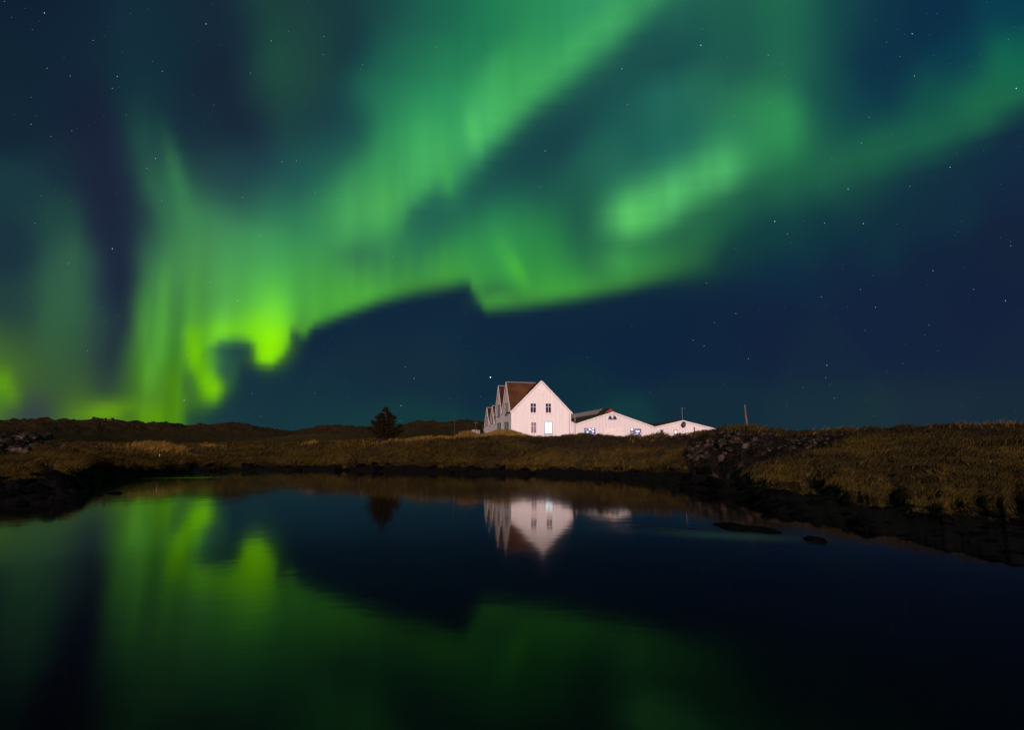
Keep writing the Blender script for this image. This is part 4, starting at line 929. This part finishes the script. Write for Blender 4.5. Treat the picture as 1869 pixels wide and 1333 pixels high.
# ================================================================ grass
def grass():
    V, ss, S = TR['V'], TR['ss'], TR['S']; tt = TR['tt']; rs = np.random.RandomState(12)
    i0, i1 = np.searchsorted(tt, [-math.radians(45.5), math.radians(45.5)])
    sets = [(2.0, 3.0, 92000, .34, 0), (3.0, 4.25, 112000, .34, 0), (1.78, 2.15, 34000, .42, 1), (3.85, 4.3, 34000, .42, 0), (4.3, 5.0, 9000, .22, 0)]
    P, H, TI, DR, HE = [], [], [], [], []
    for s0, s1, n, hh, droop in sets:
        fi = rs.uniform(i0, i1-2, n); fs = rs.uniform(s0, s1, n); fj = np.interp(fs, ss, np.arange(len(ss)))
        a, b = fi.astype(int), fj.astype(int); u, v = (fi-a)[:, None], (fj-b)[:, None]
        p = V[a, b]*(1-u)*(1-v) + V[a+1, b]*u*(1-v) + V[a, b+1]*(1-u)*v + V[a+1, b+1]*u*v
        keep = (rs.rand(n) > TR['lich'][a, b]*1.3) & (p[:, 2] > .08) & (rs.rand(n) > TR['crag'][a, b]*.86)
        he = np.maximum(TR['crag'][a, b], TR['heather'][a, b])
        if not droop: keep &= rs.rand(n) > TR['m'][a, b]*1.2-.1
        # keep the blades off the buildings
        q = p - np.array([P0.x, P0.y, 0]); lx = q[:, 0]*UX.x + q[:, 1]*UX.y; ly = q[:, 0]*UY.x + q[:, 1]*UY.y
        keep &= ~((ly > -.3) & (ly < 22) & (lx > -.3) & (lx < 32))
        p = p[keep]; P.append(p); H.append(hh*(1-.45*he[keep])); DR.append(np.full(len(p), droop)); TI.append(rs.rand(len(p))); HE.append(he[keep])
    # tall straw patches; beside the house their pale colour also stands for lit grass
    for px, py, Y, rx, ry, n, h in ((280, 812, 58, 1.0, 1.5, 900, .75), (313, 812, 58, .8, 1.5, 700, .7), (250, 820, 56, 4, 2.2, 550, .42), (856, 798, 64, 1.0, 1, 500, .75), (872, 796, 65, 1.2, 1, 500, .6),
                              (930, 792, 67, 3.2, 2.2, 3000, .4), (800, 798, 63, 6, 1, 1600, .42), (380, 812, 66, 1, 1, 200, .5), (565, 812, 68, .8, 1, 200, .55)):
        c = at(px, py, Y); x = c.x + rs.normal(size=n)*rx*.6; y = c.y + rs.normal(size=n)*ry*.6
        z = np.array([ground_at(a, b) for a, b in zip(x, y)])
        P.append(np.stack([x, y, z], 1)); H.append(np.full(n, h)); DR.append(np.zeros(n)); TI.append(np.full(n, 1.6)); HE.append(np.zeros(n))
    n = 1500; fi = rs.uniform(np.searchsorted(tt, .20), i1-2, n); fs = rs.normal(3.98, .10, n); fj = np.interp(fs, ss, np.arange(len(ss))); a, b = fi.astype(int), fj.astype(int)
    k_ = rs.rand(n) < np.clip((fbm(V[a, b, 0], V[a, b, 1], 2.0, 90, 3)+.25)*2.2, .05, 1); a, b = a[k_], b[k_]; p = V[a, b] + rs.normal(size=(len(a), 3))*np.array([.03, .2, 0])
    P.append(p); H.append(rs.uniform(.2, .5, len(p))); DR.append(np.zeros(len(p))); TI.append(np.full(len(p), 1.3)); HE.append(np.zeros(len(p)))
    p = np.concatenate(P); hh = np.concatenate(H); dr = np.concatenate(DR); ti = np.concatenate(TI); he = np.concatenate(HE); n = len(p)
    r = np.hypot(p[:, 0], p[:, 1]); x, y = p[:, 0], p[:, 1]
    clump = (fbm(x, y, .8, 81, 3)+1)/2; big = (fbm(x, y, 6, 82, 3)+1)/2
    near = np.clip(r/40, .55, 1)
    h = hh*near*(.45 + .8*clump)*rs.uniform(.6, 1.35, n)
    wd = np.clip(.00075*r, .010, .05)*rs.uniform(.7, 1.3, n)
    la = rs.normal(size=n)*.7 + .25 + 1.2*fbm(x, y, 2.5, 83, 2)          # lean heading around +x
    lean = rs.uniform(.5, 1.3, n)*(.7 + .7*clump); lean = np.where(ti > 1.45, .35*lean, lean)
    dx, dy = np.cos(la), np.sin(la)
    down = dr > .5
    ux = -x/r; uy = -y/r
    dx = np.where(down, ux*.9 + .5*dx, dx); dy = np.where(down, uy*.9 + .5*dy, dy)
    lean = np.where(down, rs.uniform(.9, 1.5, n), lean)
    rise = np.where(down, rs.uniform(-.9, .15, n), 1)
    sx, sy = x/r*0 + y/r, -x/r                                            # blade width across the line to the pond
    V5 = np.empty((n, 5, 3))
    b0 = p.copy(); b0[:, 2] -= .03
    W = np.stack([sx*wd/2, sy*wd/2, 0*wd], 1)
    V5[:, 0] = b0 - W; V5[:, 1] = b0 + W
    mid = b0 + np.stack([dx*lean*h*.35, dy*lean*h*.35, h*.60*np.where(down, .25, 1)], 1)
    V5[:, 2] = mid - W*.8; V5[:, 3] = mid + W*.8
    tip = b0 + np.stack([dx*lean*h, dy*lean*h, h*np.where(down, rise, 1)], 1); V5[:, 4] = tip
    base = np.arange(n)*5
    F3 = np.concatenate([np.stack([base, base+1, base+3], 1), np.stack([base, base+3, base+2], 1), np.stack([base+2, base+3, base+4], 1)])
    olive = np.array([.037, .031, .0022]); brown = np.array([.034, .020, .0045]); straw = np.array([.135, .080, .018]); dark = np.array([.012, .0085, .004])
    k = rs.rand(n)[:, None]*.5 + big[:, None]*.5
    C = olive*(1-k) + brown*k
    heath = np.clip((fbm(x, y, 2.2, 84, 5) + .02)*5, 0, 1)*np.clip(1.2-ti*.2, 0, 1)
    C = np.where((rs.rand(n) < .07 + .20*(clump > .60))[:, None], straw*.6, C)
    C = np.where((rs.rand(n) < .16 + .5*heath*(ti < 1.2) + .75*he)[:, None], dark*1.2, C)

    C = np.where((ti > 1.2)[:, None] & (rs.rand(n) < .8)[:, None], straw, C)
    C = C*(.62 + 1.05*big[:, None])*np.array([.96, 1.0, .95])
    o = np_mesh('grass', V5.reshape(-1, 3), F3, M['grass'], False, None, {'tint': np.repeat(C, 5, 0)})
    tag(o, 'olive and straw coloured grass covering the banks', 'grass', kind='stuff')
grass()

# ================================================================ spruce
def spruce():
    c = at(703, 800, 66); g = ground_at(c.x, c.y); root = empty('spruce_tree', (c.x, c.y, g-.1)); tag(root, 'dark bushy spruce standing alone on the bank left of the farmhouse', 'tree')
    rs = np.random.RandomState(5); H = at(703, 744.5, 66).z - g + .1
    k = MB(); k.tube([(0, 0, 0), (.02, 0, H*.5), (0, 0, H*.97)], [.12, .07, .012]); 
    leaders = [(0, 0, H, 1.0), (-.95, .1, H*.80, .66), (.95, -.2, H*.76, .66), (-1.5, .2, H*.62, .55), (1.65, .1, H*.50, .55), (-1.85, -.1, H*.40, .45), (1.95, .2, H*.36, .45), (-.45, -.4, H*.84, .6), (.4, .3, H*.86, .6)]
    for lx, ly, lh, sc in leaders[1:]: k.tube([(0, 0, .25), (lx*.7, ly*.7, lh*.35), (lx, ly, lh*.95)], [.06, .045, .01], 6)
    k.build('trunk', M['bark'], root, True)
    T = []; 
    for lx, ly, lh, sc in leaders:
        nb = int(150*sc) + 30
        for b in range(nb):
            f = rs.rand()**.8; z = .12 + (lh-.12)*f
            L_ = (1-f)**.75*1.6*sc*rs.uniform(.5, 1.15) + .10; a = rs.uniform(0, 2*math.pi)
            bx = lx*min(1, z/lh*1.1); by = ly*min(1, z/lh*1.1); ca, sa = math.cos(a), math.sin(a)
            m = int(14 + 46*L_)
            t = rs.rand(m)**.7; q = np.stack([bx + ca*L_*t, by + sa*L_*t, z - .10*L_*t + .26*L_*t**2.2 + 0*t], 1)
            q += rs.normal(size=(m, 3))*np.array([.05, .05, .03])
            side = rs.choice([-1, 1], m)*rs.uniform(.3, 1.1, m); ln = rs.uniform(.08, .19, m)
            dirs = np.stack([ca*np.cos(side)-sa*np.sin(side), sa*np.cos(side)+ca*np.sin(side), rs.uniform(-.1, .7, m)], 1)
            T.append(np.c_[q, dirs*ln[:, None]])
    T = np.concatenate(T); n = len(T); p, d = T[:, :3], T[:, 3:]
    r = np.cross(d, rs.normal(size=(n, 3))); r /= np.linalg.norm(r, axis=1, keepdims=True); w = rs.uniform(.012, .024, n)[:, None]
    V = np.stack([p-r*w, p+r*w, p+d*.6+r*w*.8, p+d], 1); base = np.arange(n)*4
    F4 = np.stack([base, base+1, base+2, base+3], 1)
    col = np.array([.013, .011, .0035])*(rs.uniform(.5, 1.6, n)[:, None]); col[rs.rand(n) < .15] = (.034, .019, .007)
    o = np_mesh('crown', V.reshape(-1, 3), F4, M['needles'], False, None, {'tint': np.repeat(col, 4, 0)}); o.parent = root
M['needles'] = attr_col_mat('spruce_needles', 'tint', rough=.8)
spruce()

# ================================================================ stars
def stars():
    rs = np.random.RandomState(77); D = 6000.0
    bright = [(81, 23, 3), (376, 43, 3), (284, 289, 3), (295, 366, 2), (616, 365, 3), (575, 351, 2), (515, 295, 2), (995, 275, 3), (1279, 82, 4), (1414, 404, 4), (895, 689, 7), (835, 478, 2), (921, 439, 2),
     (717, 468, 1.5), (1343, 572, 2), (1265, 621, 2), (1285, 632, 2), (1509, 667, 2.5), (1598, 561, 2), (1499, 542, 2), (1548, 345, 3), (1402, 100, 2), (1665, 61, 3), (1669, 138, 2), (1855, 161, 3.5), (1734, 305, 2.5),
     (1576, 408, 2.5), (434, 549, 2), (336, 731, 2.5), (205, 454, 3), (383, 515, 2), (452, 490, 1.5), (732, 741, 2.5), (756, 691, 2), (730, 769, 1.5), (740, 670, 1.5), (342, 453, 2), (474, 430, 2), (125, 481, 1.5),
     (495, 74, 2), (591, 66, 2), (541, 293, 1.5), (662, 118, 1.5), (779, 178, 1.5), (795, 86, 2), (901, 168, 1.5), (770, 284, 1.5), (1135, 125, 2.5), (1145, 191, 1.5), (1328, 103, 1.5), (1437, 427, 2), (1341, 453, 1.5),
     (1505, 407, 2), (86, 124, 1.5), (93, 249, 1.5), (128, 138, 1.5), (214, 139, 2), (170, 73, 1.5), (268, 307, 1.5), (457, 133, 1.5), (443, 360, 1.5), (590, 99, 1.5), (1703, 494, 2), (1835, 549, 2), (1777, 528, 1.5), (1366, 655, 2), (1507, 690, 1.5), (1523, 727, 1.5)]
    S = [(x, y, b) for x, y, b in bright] + [(rs.uniform(-150, 2020), rs.uniform(-150, 770), float(np.clip(.28*rs.pareto(2.0)+.34, .3, 1.6))) for _ in range(560)]
    V, Fc, C = [], [], []
    O = np.array([[1, 0, 0], [-1, 0, 0], [0, 1, 0], [0, -1, 0], [0, 0, 1], [0, 0, -1]], float)
    T = np.array([[0, 2, 4], [2, 1, 4], [1, 3, 4], [3, 0, 4], [2, 0, 5], [1, 2, 5], [3, 1, 5], [0, 3, 5]])
    for k, (px, py, b) in enumerate(S):
        d = ray(px, py).normalized()*D; r = 2.5*min(1.9, .75+.18*b); r *= 1.0
        V.append(O*r + np.array(d) + [0, 0, EYE]); Fc.append(T+6*k)
        c = np.array([.50, .75, 1.0]) if rs.rand() < .75 else np.array([.8, .9, .85])
        if b >= 3: c = np.array([.45, .60, 1.0])
        if b > 5: c = np.array([.75, .80, 1.0])
        C.append(np.repeat((c*b*.62)[None], 6, 0))
    m = bpy.data.materials.new('star_light'); m.use_nodes = True; nt = m.node_tree; nt.nodes.clear()
    a = nt.nodes.new('ShaderNodeAttribute'); a.attribute_name = 'glow'; e = nt.nodes.new('ShaderNodeEmission'); o_ = nt.nodes.new('ShaderNodeOutputMaterial')
    nt.links.new(a.outputs['Color'], e.inputs[0]); nt.links.new(e.outputs[0], o_.inputs[0]); m.cycles.emission_sampling = 'NONE'
    o = np_mesh('stars', np.concatenate(V), np.concatenate(Fc), m, False, None, {'glow': np.concatenate(C)})
    tag(o, 'stars scattered over the night sky', 'stars', kind='stuff')
stars()
